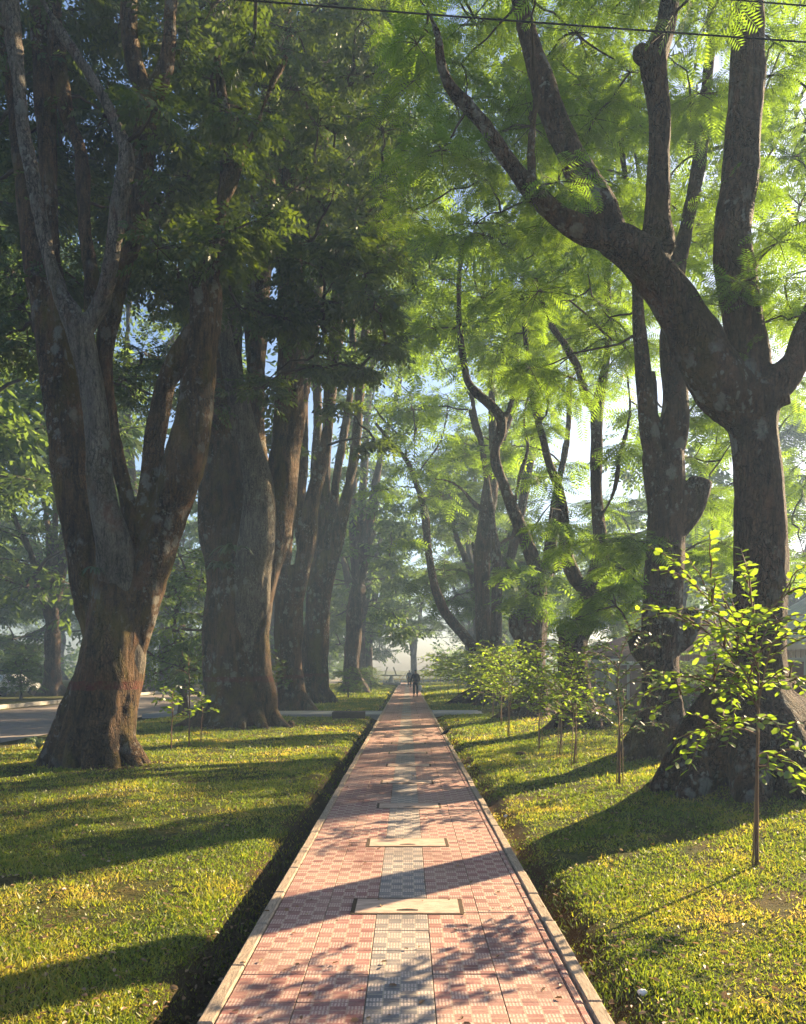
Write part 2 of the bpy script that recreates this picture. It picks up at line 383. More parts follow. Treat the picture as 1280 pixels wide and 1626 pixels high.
# ------------------------------------------------------------------ footpath of tiles
TS = .3555; TX0 = -.9265; TY0 = 2.80
def mat_tile(name, base, rib, gap):
    t = NT(name); sp = t.n('ShaderNodeSeparateXYZ'); t.put(sp.inputs[0], t.pos())
    cs = TS / 4
    u = t.math('DIVIDE', t.math('SUBTRACT', sp.outputs[0], TX0), cs); v = t.math('DIVIDE', t.math('SUBTRACT', sp.outputs[1], TY0), cs)
    fu = t.math('FRACT', u); fv = t.math('FRACT', v)
    iu = t.math('FLOOR', u); iv = t.math('FLOOR', v)
    par = t.math('MODULO', t.math('ADD', iu, iv), 2.0)                       # checker of ribbed and smooth cells
    par = t.math('ABSOLUTE', par)
    r5 = t.math('FRACT', t.math('MULTIPLY', fu, 5.0))
    bar = t.math('MULTIPLY', t.math('GREATER_THAN', r5, .28), t.math('LESS_THAN', r5, .78))
    # every cell has a rib row; checker decides whether it fills the near or far half
    lo = t.math('MULTIPLY', t.math('GREATER_THAN', fv, t.math('ADD', .06, t.math('MULTIPLY', par, .42))), t.math('LESS_THAN', fv, t.math('ADD', .50, t.math('MULTIPLY', par, .44))))
    ribs = t.math('MULTIPLY', bar, lo)
    eu = t.math('MINIMUM', fu, t.math('SUBTRACT', 1.0, fu)); ev = t.math('MINIMUM', fv, t.math('SUBTRACT', 1.0, fv))
    groove = t.math('LESS_THAN', t.math('MINIMUM', eu, ev), .045)
    # per tile tone
    tu = t.math('FLOOR', t.math('DIVIDE', u, 4.0)); tv = t.math('FLOOR', t.math('DIVIDE', v, 4.0))
    cmb = t.n('ShaderNodeCombineXYZ'); t.put(cmb.inputs[0], tu); t.put(cmb.inputs[1], tv)
    wn_ = t.n('ShaderNodeTexWhiteNoise', noise_dimensions='3D'); t.put(wn_.inputs[0], cmb.outputs[0])
    cmb2 = t.n('ShaderNodeCombineXYZ'); t.put(cmb2.inputs[0], iu); t.put(cmb2.inputs[1], iv)
    wn2 = t.n('ShaderNodeTexWhiteNoise', noise_dimensions='3D'); t.put(wn2.inputs[0], cmb2.outputs[0])
    dust = t.noise(2.2, 5, .65, t.pos()); fine = t.noise(60, 3, .6, t.pos())
    col = t.mix(t.math('ADD', t.math('MULTIPLY', wn_.outputs[0], .55), t.math('MULTIPLY', wn2.outputs[0], .4)), base, tuple(b * .62 for b in base))
    smoothhalf = t.math('SUBTRACT', 1.0, lo)
    col = t.mix(t.math('MULTIPLY', lo, .26), col, rib)
    col = t.mix(t.math('MULTIPLY', ribs, .85), col, rib)
    col = t.mix(t.math('MULTIPLY', groove, .55), col, gap)
    col = t.mix(t.ramp(dust, [(.38, .05), (.72, .6)]), col, (.46, .33, .25))
    col = t.mix(t.ramp(fine, [(.35, .35), (.6, .0)]), col, tuple(b * .35 for b in base))
    stain = t.noise(.8, 4, .7, t.pos())
    col = t.mix(t.ramp(stain, [(.36, .6), (.48, .0)]), col, tuple(b * .4 for b in base))
    h = t.math('ADD', t.math('SUBTRACT', t.math('MULTIPLY', ribs, .8), t.math('MULTIPLY', groove, .8)), t.math('MULTIPLY', fine, .25))
    t.bsdf(col, .8, t.bump(h, .8, .004), spec=.25); return t.m
M['tile_red'] = mat_tile('red_ribbed_tile', (.31, .125, .115), (.62, .44, .36), (.52, .40, .28))
M['tile_grey'] = mat_tile('grey_ribbed_tile', (.20, .195, .20), (.60, .48, .40), (.46, .39, .29))
M['bed'] = mat_simple('joint_mortar', (.30, .23, .17), .95, .3, 10)
path = MB().box((( XL + XR) / 2, 48.0, -.222), (XR - XL - .02, 100, .40)).build('footpath', M['bed']); tag(path, kind='structure')
protos = {}
TH = .026
def tile_obj(ix, iy):
    mat = M['tile_grey'] if ix == 2 else M['tile_red']
    if mat.name not in protos:
        o = MB().box((0, 0, 0), (TS - .0045, TS - .0045, TH), 0, .002).build('tile', mat, path); protos[mat.name] = o
    else:
        o = protos[mat.name].copy(); C.objects.link(o)
    o.location = (TX0 + (ix + .5) * TS, TY0 + (iy + .5) * TS, -TH / 2 - .0025 + random.uniform(-.0018, .0018))
    o.rotation_euler = (random.uniform(-.006, .006), random.uniform(-.006, .006), random.uniform(-.004, .004))
NR = 60
for iy in range(NR):
    for ix in range(5): tile_obj(ix, iy)
far = {0: MB(), 1: MB()}
iy = NR
while TY0 + iy * TS < 97.5:
    for ix in range(5):
        far[1 if ix == 2 else 0].box((TX0 + (ix + .5) * TS, TY0 + (iy + .5) * TS, -TH / 2 - .0025), (TS - .006, TS - .006, TH))
    iy += 1
far[0].build('tile_field', M['tile_red'], path, kind='stuff'); far[1].build('grey_tile_field', M['tile_grey'], path, kind='stuff')
# narrow cut tiles along the right edge, kerb stones both sides
M['tile_cut'] = M['tile_red']
def strip(name, xc, w, top, mat, length, y0, nn, tilt=0, fj=.004):
    first = None
    for k in range(nn):
        if first is None:
            first = MB().box((0, 0, 0), (w, length - .012, .16), 0, .008).build(name, mat, path); o = first
        else:
            o = first.copy(); C.objects.link(o)
        o.location = (xc + random.uniform(-fj, fj), y0 + (k + .5) * length, top - .08 + random.uniform(-.004, .004))
        o.rotation_euler = (0, random.uniform(-.02, .02), random.uniform(-.009, .009))
    yy = y0 + nn * length; mb = MB()
    while yy < 97.5:
        mb.box((xc, yy + length / 2, top - .08), (w, length - .012, .16)); yy += length
    mb.build('far_' + name, mat, path, kind='stuff')
strip('kerb_stone', (XL + TX0 - .004) / 2 - .004, .078, .006, M['kerbm'], .71, 2.2, 34)
strip('cut_tile', TX0 + 5 * TS + .026, .044, -.002, M['tile_red'], TS, TY0, 60, fj=.001)
strip('kerb_stone', XR - .036, .078, .008, M['kerbm'], .62, 2.0, 38)
# drain covers with a hand slot
M['cover'] = mat_simple('cream_concrete', (.46, .32, .24), .85, .28, 6, bump=.4)
M['black'] = mat_simple('dark_gap', (.012, .01, .008), .95, .2, 20)
M['dirt'] = mat_simple('dirt_joint', (.06, .035, .018), .95, .4, 30)
def drain_cover(k, y, label, group):
    w, d = .735, .315; cx = .006 + random.uniform(-.015, .015)
    t = thing('drain_cover', label, 'drain cover', (cx, y, 0), random.uniform(-.012, .012), group)
    mb = MB()   # rim of dirt around
    for (x, yy, a, b_) in ((0, -.012, w + .06, .022), (0, d + .012, w + .06, .022), (-w / 2 - .016, d / 2, .03, d), (w / 2 + .016, d / 2, .03, d)):
        mb.box((x, yy, -.0015), (a, b_, .006))
    mb.build('joint', M['dirt'], t)
    # slab with a real slot near the front edge: built from strips around the hole
    s0, s1, sw = .045, .075, .15
    mb = MB(); z = -.005; h = .018
    mb.box((0, s0 / 2, z), (w, s0, h)); mb.box((0, (s1 + d) / 2, z), (w, d - s1, h))
    mb.box((-(w / 2 + sw / 2) / 2, (s0 + s1) / 2, z), (w / 2 - sw / 2, s1 - s0, h)); mb.box(((w / 2 + sw / 2) / 2, (s0 + s1) / 2, z), (w / 2 - sw / 2, s1 - s0, h))
    mb.build('slab', M['cover'], t)
    mb = MB(); aa = np.linspace(0, math.pi, 9)
    Vt = [(math.cos(a) * sw * .52, (s0 - .002) + math.sin(a) * (s1 - s0 + .012), .0052) for a in aa]
    mb.add(Vt, [tuple(range(9))]); mb.build('hand_slot', M['black'], t)
names = ['nearest cream drain cover with a hand slot, first on the path', 'second cream drain cover from the viewer, lit by sun on the path',
         'third drain cover from the viewer, grey in a band of tree shade', 'fourth drain cover on the path, sunlit under streaky twig shade',
         'fifth drain cover on the path, counting from the viewer', 'sixth drain cover on the path, counting from the viewer',
         'seventh drain cover on the path, just nearer than the black bird']
k = 0; yy = 5.27
while yy < 44:
    lab = names[k] if k < len(names) else {7: 'drain cover level with the black bird on the kerb', 11: 'last drain cover before the grey crossing path', 12: 'drain cover in line with the grey crossing path', 13: 'first drain cover beyond the grey crossing path', 19: 'farthest visible drain cover, just short of the walking man'}.get(k, 'flat distant drain cover between the black bird and the grey crossing path' if k < 12 else 'tiny drain cover between the crossing path and the walking man')
    drain_cover(k, yy, lab, 'slotted drain covers down the middle of the path'); yy += 2.0; k += 1

# ------------------------------------------------------------------ foliage machinery
def rot_frames(d, up):
    d = d / (np.linalg.norm(d, axis=1)[:, None] + 1e-9)
    y = np.cross(up, d); y /= np.linalg.norm(y, axis=1)[:, None] + 1e-9
    z = np.cross(d, y); return np.stack([d, y, z], -1)      # columns
def leaf_quad(o, d, n, L, w):
    d = np.array(d, float); d /= np.linalg.norm(d); s = np.cross(n, d); s /= np.linalg.norm(s) + 1e-9; o = np.array(o, float)
    return [o, o + d * L * .45 + s * w / 2, o + d * L, o + d * L * .45 - s * w / 2]
def spray_feather(pairs=10, L=.46, seed=0, wf=.055):
    r = np.random.default_rng(seed); V = []
    for k in range(pairs):
        x = L * (.12 + .88 * k / pairs); dz = -.10 * (x / L) ** 2 * L
        ln = L * .36 * math.sin(math.pi * (.18 + .75 * (k + .5) / pairs)) ** .7
        for s in (-1, 1):
            V += leaf_quad((x, 0, dz), (.55, s, -.18 + r.uniform(-.1, .1)), (0, 0, 1), ln * r.uniform(.85, 1.1), L * wf)
    V += leaf_quad((0, 0, 0), (1, 0, -.06), (0, 0, 1), L, L * .014)
    return np.array(V)
def spray_leafy(n=10, L=.42, w=.4, seed=0, droop=-.35, ll=.30):
    r = np.random.default_rng(seed); V = []
    for k in range(n):
        x = L * (.1 + .85 * k / n); s = 1 if k % 2 else -1
        if k == n - 1: V += leaf_quad((x, 0, 0), (1, 0, droop), (0, 0, 1), L * ll, L * ll * w); continue
        nn = (r.uniform(-.5, .5), r.uniform(-.5, .5), 1)
        V += leaf_quad((x, 0, 0), (.7 + r.uniform(-.2, .2), s, droop + r.uniform(-.3, .2)), nn, L * ll * r.uniform(.8, 1.15), L * ll * w)
    return np.array(V)
SPR = {
    'feather': [spray_feather(8, .56, s, .06) for s in range(3)],
    'feather_mid': [spray_feather(6, .66, s, .085) * np.array([1, 1, 1]) for s in range(3)],
    'leafy': [spray_leafy(9, .42, .46, s, ll=.34) for s in range(4)],
    'leafy_mid': [spray_leafy(6, .62, .5, s, ll=.36) for s in range(4)],
    'coarse': [spray_leafy(5, .95, .5, s, ll=.40) for s in range(4)],
}
def sprays_mesh(name, kind, pos, dirs, scale, mat, parent, origin, stuff=True):
    n = len(pos); Vs, rn = [], []
    up = np.array([0, 0, 1.0]) + RNG.normal(0, .35, (n, 3))
    R = rot_frames(dirs, up); which = RNG.integers(0, len(SPR[kind]), n); hue = np.clip(RNG.normal(.5, .22, n), 0, 1)
    for w, T in enumerate(SPR[kind]):
        m = which == w
        if not m.any(): continue
        X = np.einsum('nij,kj->nki', R[m], T) * scale[m][:, None, None] + pos[m][:, None, :]
        Vs.append(X.reshape(-1, 3)); nq = len(T) // 4
        rn.append(np.clip(np.repeat(hue[m], nq) + RNG.normal(0, .08, m.sum() * nq), 0, 1))
    V = np.vstack(Vs) - np.array(origin); Q = np.arange(len(V)).reshape(-1, 4)
    return mesh_np(name, V, Q, mat, parent, rnd=np.concatenate(rn), kind='stuff' if stuff else None)
def clump_sprays(c, r, ntw, nsp, droop=.25, flat=.55, rnd=RNG):
    """twigs fan out of a clump centre; sprays sit on both sides of each twig."""
    tw, pos, dirs = [], [], []
    a0 = rnd.uniform(0, 6.28)
    for k in range(ntw):
        a = a0 + k * 2.399 + rnd.uniform(-.4, .4); el = rnd.normal(.1, .45) * flat * 1.4
        d = np.array([math.cos(a) * math.cos(el), math.sin(a) * math.cos(el), math.sin(el)]); L = r * rnd.uniform(.65, 1.1)
        s = np.linspace(0, 1, 5)[:, None]
        pts = c + d * L * s + np.array([0, 0, -droop * L]) * s ** 2 + rnd.normal(0, .02 * r, (5, 3)) * s
        tw.append(pts)
        side = np.cross(d, [0, 0, 1.0])
        for q in range(nsp):
            f = .25 + .75 * (q + rnd.uniform(0, .6)) / nsp; f = min(f, 1.0)
            idx = f * 4; i0 = min(int(idx), 3); p = pts[i0] * (1 - (idx - i0)) + pts[i0 + 1] * (idx - i0)
            sg = 1 if q % 2 else -1
            dd = d * rnd.uniform(.3, .9) + side * sg * rnd.uniform(.5, 1.0) + np.array([0, 0, rnd.uniform(-.75, .12) - droop * f * .6])
            pos.append(p); dirs.append(dd)
    return tw, pos, dirs
def many_tubes(lines, rads, n):
    """thin tubes, vectorised for equally long polylines"""
    P_ = np.asarray(lines, float); k, m, _ = P_.shape
    t = np.gradient(P_, axis=1); t /= np.linalg.norm(t, axis=2)[..., None] + 1e-9
    a = np.where(np.abs(t[..., 2:3]) < .9, np.array([0, 0, 1.0]), np.array([1.0, 0, 0]))
    u = np.cross(t, a); u /= np.linalg.norm(u, axis=2)[..., None] + 1e-9; w = np.cross(t, u)
    ang = np.arange(n) / n * 2 * math.pi; R = np.asarray(rads, float)[:, :, None, None]
    V = P_[:, :, None, :] + R * (np.cos(ang)[None, None, :, None] * u[:, :, None, :] + np.sin(ang)[None, None, :, None] * w[:, :, None, :])
    base = (np.arange(k) * m * n)[:, None, None]; ring = (np.arange(m - 1) * n)[None, :, None]; q = np.arange(n)[None, None, :]; q2 = (q + 1) % n
    Fq = np.stack([base + ring + q, base + ring + q2, base + ring + n + q2, base + ring + n + q], -1).reshape(-1, 4)
    return V.reshape(-1, 3), Fq
def crown(parent, origin, nodes, clumps, kind, mat, ntw=7, nsp=6, scale=1.0, droop=.25, twigs=True, tr=.012, br=.035):
    """clumps: list of (x,y,z,r). Connects each to the nearest limb or clump, then fills it with sprays."""
    nodes = [np.array(n_, float) for n_ in nodes]; base = list(nodes)
    cl = sorted(clumps, key=lambda c: min(np.linalg.norm(n_ - np.array(c[:3])) for n_ in base))
    TW, TR, pos, dirs, sc, BR, BRr = [], [], [], [], [], [], []
    for c in cl:
        cc = np.array(c[:3]); D = [np.linalg.norm(n_ - cc) + (0 if n_[2] < cc[2] + .5 else .8) for n_ in nodes]; a = nodes[int(np.argmin(D))]
        mid = (a + cc) / 2 + RNG.normal(0, .12, 3) * min(1, min(D)) + np.array([0, 0, .12 * min(D)])
        s = np.linspace(0, 1, 6)[:, None]; line = a * (1 - s) ** 2 + 2 * mid * s * (1 - s) + cc * s ** 2
        line[1:-1] += RNG.normal(0, .025 * min(D), (4, 3))
        BR.append(line); BRr.append(np.linspace(br * (1 + .25 * min(D)), tr * 1.3, 6)); nodes.append(cc); nodes.append(line[3])
        tw, ps, ds = clump_sprays(cc, c[3], ntw, nsp, droop)
        TW += tw; TR += [np.linspace(tr, tr * .35, 5)] * len(tw); pos += ps; dirs += ds; sc += [RNG.uniform(.7, 1.2) * scale for _ in ps]
    sprays_mesh('crown', kind, np.array(pos), np.array(dirs), np.array(sc), mat, parent, origin)
    V1, F1 = many_tubes(BR, BRr, 5)
    if twigs:
        V2, F2 = many_tubes(TW, TR, 3); V = np.vstack([V1, V2]); Fq = [np.vstack([F1, F2 + len(V1)])]
    else: V, Fq = V1, [F1]
    mesh_np('twigs', V - np.array(origin), Fq, M['twig'], parent, smooth=True, kind='stuff')

def keep_largest(me):
    n = len(me.vertices); ne = len(me.edges); e = np.empty(ne * 2, np.int32); me.edges.foreach_get('vertices', e); e = e.reshape(-1, 2)
    lab = np.arange(n)
    for _ in range(400):
        m = np.minimum(lab[e[:, 0]], lab[e[:, 1]]); new = lab.copy(); np.minimum.at(new, e[:, 0], m); np.minimum.at(new, e[:, 1], m); new = new[new]; new = new[new]
        if (new == lab).all(): break
        lab = new
    u, c = np.unique(lab, return_counts=True)
    if len(u) == 1: return me
    keep = lab == u[np.argmax(c)]; nf = len(me.polygons); q = np.empty(len(me.loops), np.int32); me.loops.foreach_get('vertex_index', q)
    if len(q) != nf * 4: return me
    q = q.reshape(-1, 4); q = q[keep[q[:, 0]]]; mp = np.cumsum(keep) - 1
    co = np.empty(n * 3, np.float32); me.vertices.foreach_get('co', co); o = mesh_np('t', co.reshape(-1, 3)[keep], [mp[q]], M['twig'], smooth=True); me2 = o.data; bpy.data.objects.remove(o); return me2

def remeshed(name, V, Fc, voxel, mat, parent, disp=.03, smooth_it=5, zf=.5, freq=2.2):
    me = bpy.data.meshes.new(name); me.from_pydata(V, [], Fc); o = bpy.data.objects.new('temp', me); C.objects.link(o)
    m = o.modifiers.new('r', 'REMESH'); m.mode = 'VOXEL'; m.voxel_size = voxel
    s = o.modifiers.new('s', 'SMOOTH'); s.factor = .5; s.iterations = smooth_it
    dg = bpy.context.evaluated_depsgraph_get(); ev = o.evaluated_get(dg); nm = bpy.data.meshes.new_from_object(ev)
    bpy.data.objects.remove(o); bpy.data.meshes.remove(me)
    nm = keep_largest(nm)
    n = len(nm.vertices); co = np.empty(n * 3, np.float32); nm.vertices.foreach_get('co', co); co = co.reshape(-1, 3).astype(float)
    no = np.empty(n * 3, np.float32); nm.vertices.foreach_get('normal', no); no = no.reshape(-1, 3)
    q = co * np.array([freq, freq, freq * zf * .5]); r1 = 1 - np.abs(vnoise(q + 5.5)) * 2
    r2 = vnoise(co * np.array([5, 5, 1.8]) + 9); r3 = vnoise(co * np.array([12, 12, 5]) + 3)
    d = disp * (.9 * r1 + .6 * r2 + .35 * r3)
    co += no * d[:, None]; nm.vertices.foreach_set('co', co.astype(np.float32).ravel()); nm.update()
    nm.polygons.foreach_set('use_smooth', np.ones(len(nm.polygons), bool)); nm.name = name
    nm.materials.clear(); nm.materials.append(mat)
    return link(name, nm, parent)

TREES = {}
def tree(key, label, group, Y0, base, limbs, roots, barkmat, voxel=.05, disp=.03, sub=4, cat='tree', apart=(), smooth_it=5):
    """limbs: lists of (px, py, width_px, depth_offset). base: (px, py) of the foot."""
    bx, by, bz = P(base[0], base[1], Y0); bz = float(ground_z(bx, by))
    t = thing('tree', label, cat, (bx, by, bz), 0, group); org = np.array([bx, by, bz])
    V, Fc, nodes = [], [], []; groups = {li: g for g in apart for li in g[0]}; sepd = {id(g): ([], []) for g in apart}
    for li, L in enumerate(limbs):
        pts = []; rs = []
        for q in L:
            dy = q[3] if len(q) > 3 else L[0][3] if len(L[0]) > 3 else 0
            Yq = Y0 + dy; pts.append(P(q[0], q[1], Yq)); rs.append(q[2] * Yq / F / 2)
        if li: rs[0] *= .45
        A = catmull(np.c_[pts, rs], sub)
        v, f = tube(A[:, :3] - org, np.maximum(A[:, 3], .015), 14, True, .16, li + 3); VV, FF = sepd[id(groups[li])] if li in groups else (V, Fc); b_ = len(VV); VV += v; FF += [[i_ + b_ for i_ in ff] for ff in f]
        nodes += [A[k, :3] for k in range(len(A) // 3, len(A), 2)]
    for (ang, ln, h, th, *ex) in roots:
        ca, sa = math.cos(rad(ang)), math.sin(rad(ang))
        s = np.linspace(0, 1, 7); x = .25 * ln + (ln * .85) * s ** 1.15 * 1.0; z = h * (1 - s) ** (ex[0] if ex else 2.0) - .22 * s
        x = x - .15 * ln * (1 - s)
        pts = np.stack([ca * x, sa * x, z], 1); rr = th * np.array([.35, .8, 1.05, 1.05, .9, .68, .42])
        v, f = tube(pts, rr, 10, True, .2, ang); b_ = len(V); V += v; Fc += [[i_ + b_ for i_ in ff] for ff in f]
    remeshed('trunk', V, Fc, voxel, barkmat, t, disp, smooth_it)
    for g in apart: remeshed('stem', *sepd[id(g)], voxel, M[g[1]], t, disp * .8, smooth_it)
    TREES[key] = (t, org, nodes); return t
def boxc(px0, py0, px1, py1, Y0, Y1, n, r, keep=None):
    """n clump centres spread evenly (best candidate) through a wedge of space"""
    out = []
    for k in range(n):
        best, bd = None, -1
        for q in range(8):
            Y = RNG.uniform(Y0, Y1); p = P(RNG.uniform(px0, px1), RNG.uniform(py0, py1), Y)
            d = min([math.dist(p, o[:3]) for o in out], default=9)
            if d > bd: best, bd = p, d
        out.append((*best, r * RNG.uniform(.75, 1.25)))
    return out
def xyzc(x0, x1, y0, y1, z0, z1, n, r):
    out = []
    for k in range(n):
        best, bd = None, -1
        for q in range(8):
            p = (RNG.uniform(x0, x1), RNG.uniform(y0, y1), RNG.uniform(z0, z1)); d = min([math.dist(p, o[:3]) for o in out], default=9)
            if d > bd: best, bd = p, d
        out.append((*best, r * RNG.uniform(.75, 1.25)))
    return out

GL = 'old trees in the row left of the path'; GR = 'old trees in the row right of the path'
# ---- L1
tree('L1', 'huge multi-stemmed tree nearest on the left, with fluted golden-lit mossy base', GL, 14.3, (150, 1212), [
    [(155, 1240, 150, 0), (156, 1195, 126, 0), (164, 1135, 112, 0), (178, 1060, 104, 0), (185, 1000, 92, 0), (188, 950, 84, 0), (188, 900, 70, 0)],
    [(165, 1050, 70, .15), (155, 960, 64, .25), (140, 860, 62, .3), (118, 760, 60, .35), (103, 660, 62, .4), (88, 570, 56, .4), (74, 480, 48, .45), (56, 400, 36, .5), (44, 310, 30, .6), (30, 220, 26, .7), (14, 120, 22, .8), (0, 0, 20, .9), (-20, -140, 14, 1.0)],
    [(200, 1110, 60, .25), (199, 1050, 62, .05), (194, 985, 62, .06), (190, 940, 62, -.08), (183, 890, 60, -.22), (172, 835, 50, -.4), (162, 780, 40, -.45), (156, 700, 36, -.5), (147, 620, 36, -.5), (137, 565, 38, -.5), (128, 530, 44, -.5), (112, 498, 34, -.55), (96, 465, 27, -.6), (82, 425, 24, -.6), (72, 378, 20, -.6), (62, 330, 19, -.65), (51, 280, 19, -.7), (40, 230, 20, -.7), (33, 180, 20, -.7), (27, 110, 22, -.7), (19, 40, 24, -.7), (14, -30, 22, -.7), (10, -160, 16, -.7)],
    [(133, 545, 36, -.5), (152, 495, 28, -.5), (174, 435, 25, -.55), (182, 375, 24, -.6), (187, 330, 26, -.6), (197, 280, 26, -.6), (203, 246, 22, -.6), (190, 213, 18, -.6), (166, 157, 17, -.6), (138, 112, 15, -.6), (106, 67, 14, -.6), (78, 22, 13, -.6), (50, -40, 12, -.6)],
    [(128, 560, 30, -.2), (148, 470, 20, -.1), (136, 360, 21, .1), (127, 240, 19, .2), (105, 180, 19, .3), (93, 80, 23, .4), (82, 0, 24, .5), (75, -150, 18, .6)],
    [(100, 600, 34, .1), (92, 480, 24, .2), (80, 380, 22, .3), (76, 250, 26, .4), (72, 120, 30, .5), (66, 0, 32, .6), (60, -150, 24, .7)],
    [(207, 900, 44, .0), (212, 840, 30, 0), (200, 780, 24, 0), (186, 715, 20, 0), (174, 660, 18, 0), (166, 600, 22, 0), (168, 545, 28, 0), (184, 455, 32, 0), (202, 390, 34, 0), (218, 315, 36, 0), (227, 240, 37, 0), (238, 168, 31, 0), (256, 125, 25, 0), (268, 80, 19, 0), (272, 0, 17, 0), (276, -140, 12, 0)],
    [(230, 190, 30, 0), (222, 130, 26, 0), (212, 90, 25, 0), (206, 40, 25, 0), (204, -20, 24, 0), (200, -150, 16, 0)],
    [(215, 1040, 56, 0), (225, 960, 52, 0), (246, 885, 54, 0), (268, 815, 60, 0), (287, 755, 60, 0), (304, 690, 56, 0), (314, 620, 50, 0), (321, 560, 44, 0), (325, 505, 50, 0), (325, 455, 48, 0), (320, 420, 30, .1), (318, 395, 14, .1)],
    [(214, 880, 40, .1), (224, 830, 40, .1), (240, 775, 34, .1), (244, 715, 27, .1), (252, 660, 27, .1), (262, 610, 28, .1), (282, 572, 30, .1), (308, 530, 34, .1)],
    [(328, 470, 36, 0), (343, 410, 22, -.1), (350, 345, 16, -.2), (357, 300, 17, -.2), (362, 250, 19, -.2), (362, 205, 16, -.2), (352, 150, 11, -.2), (345, 90, 9, -.2)],
    [(360, 320, 10, -.2), (375, 285, 13, -.2), (388, 240, 13, -.2), (408, 198, 11, -.2), (425, 150, 9, -.3), (455, 90, 7, -.3)],
], [(-95, 1.0, 1.9, .17, 1.7), (-72, 1.1, 2.2, .16, 1.7), (-50, 1.2, 2.4, .15, 1.7), (-28, 1.25, 2.2, .15, 1.7), (-5, 1.15, 1.8, .16, 1.8), (-120, .95, 1.9, .17, 1.7), (-150, .95, 2.0, .18, 1.6), (180, 1.05, 2.1, .19, 1.6), (165, .95, 1.7, .18, 1.6), (140, 1.2, 1.4, .3), (60, 1.1, 1.4, .3)], M['bark_left'], .041, .036, apart=(((2, 3), 'bark_pale'), ((6, 7), 'bark_left')), smooth_it=3)
# ---- L2
tree('L2', 'second huge tree in the left row, two thick fused stems with pale lichen', GL, 23.6, (378, 1152), [
    [(378, 1170, 130, 0), (374, 1120, 100, 0), (369, 1060, 92, 0), (370, 1000, 90, 0), (373, 930, 88, 0), (366, 880, 80, 0)],
    [(365, 930, 80, .2), (354, 860, 70, .3), (352, 780, 64, .4), (354, 700, 60, .5), (356, 640, 54, .5), (360, 570, 46, .5), (363, 500, 38, .5), (362, 400, 35, .5), (360, 260, 34, .5), (368, 120, 36, .5), (380, 20, 42, .5), (395, -90, 36, .5), (410, -200, 26, .5)],
    [(380, 1120, 66, .4), (384, 1050, 70, .1), (392, 980, 70, -.15), (402, 910, 62, -.4), (411, 850, 58, -.5), (411, 780, 50, -.6), (400, 720, 42, -.7), (384, 655, 36, -.8), (368, 590, 28, -.9), (356, 525, 22, -1.0), (345, 450, 18, -1.0), (340, 340, 16, -1)],
    [(425, 1165, 50, -.5), (424, 1110, 34, -.5), (415, 1060, 28, -.4), (414, 1000, 28, -.3), (422, 940, 32, -.2), (431, 880, 44, -.1), (440, 820, 50, 0), (448, 760, 50, 0), (456, 700, 46, 0), (460, 620, 42, 0), (461, 550, 41, 0), (461, 480, 40, 0), (460, 400, 38, 0), (457, 300, 36, 0), (452, 180, 34, 0), (450, 60, 32, 0), (446, -100, 24, 0)],
    [(392, 960, 50, .25), (396, 900, 52, .35), (402, 840, 50, .45), (408, 780, 42, .6), (406, 690, 30, .8), (405, 600, 30, .8), (406, 540, 36, .8), (409, 470, 38, .8), (417, 410, 32, .8), (424, 320, 28, .8), (428, 200, 26, .8), (425, 60, 24, .8), (420, -60, 20, .8)],
    [(345, 560, 10, -1.2), (360, 490, 9, -1.6), (385, 455, 8, -2.2), (430, 425, 7, -2.8), (490, 408, 6, -3.4), (545, 420, 5, -4)],
], [(-95, 1.3, 1.5, .22, 1.7), (-75, 1.5, 2.0, .22, 1.7), (-50, 1.9, 2.4, .2, 1.7), (-25, 2.0, 2.2, .2, 1.7), (10, 1.5, 1.4, .3), (-110, 1.5, 1.2, .32), (-150, 1.5, 1.5, .35), (180, 1.9, 1.0, .32), (90, 1.4, 1.2, .4)], M['bark_left'], .06, .032, apart=(((2,), 'bark_pale'), ((3,), 'bark_left')), smooth_it=3)
# ---- L3
tree('L3', 'third tree in the left row, dark straight stems with a gold-lit right edge', GL, 32.5, (466, 1132), [
    [(466, 1145, 52, 0), (464, 1100, 46, 0), (459, 1040, 42, 0), (458, 960, 44, 0), (462, 900, 44, 0)],
    [(452, 920, 30, .3), (452, 850, 28, .3), (460, 760, 26, .3), (472, 660, 26, .3), (487, 560, 27, .3), (499, 480, 24, .3), (508, 400, 22, .3), (512, 280, 20, .3), (516, 120, 18, .3), (522, -40, 14, .3)],
    [(474, 960, 28, -.3), (483, 890, 27, -.4), (493, 810, 25, -.5), (508, 745, 22, -.6), (519, 690, 19, -.7), (524, 620, 18, -.7), (532, 540, 20, -.7), (541, 440, 26, -.7), (546, 350, 28, -.7), (549, 260, 26, -.7), (555, 150, 20, -.7), (566, 40, 15, -.7)],
    [(436, 1135, 14, -1.5), (433, 1040, 12, -1.5), (434, 900, 11, -1.5), (440, 760, 10, -1.5), (452, 640, 9, -1.5)],
    [(478, 900, 20, .8), (476, 800, 18, .9), (482, 700, 16, 1), (480, 600, 15, 1), (470, 480, 14, 1), (462, 300, 12, 1)],
], [(-70, 1.1, 1.5, .2), (-30, 1.3, 1.6, .2), (-110, 1.0, 1.2, .2), (180, 1.2, 1.2, .25), (30, 1.2, 1.2, .25)], M['bark_left'], .08, .035, 3)
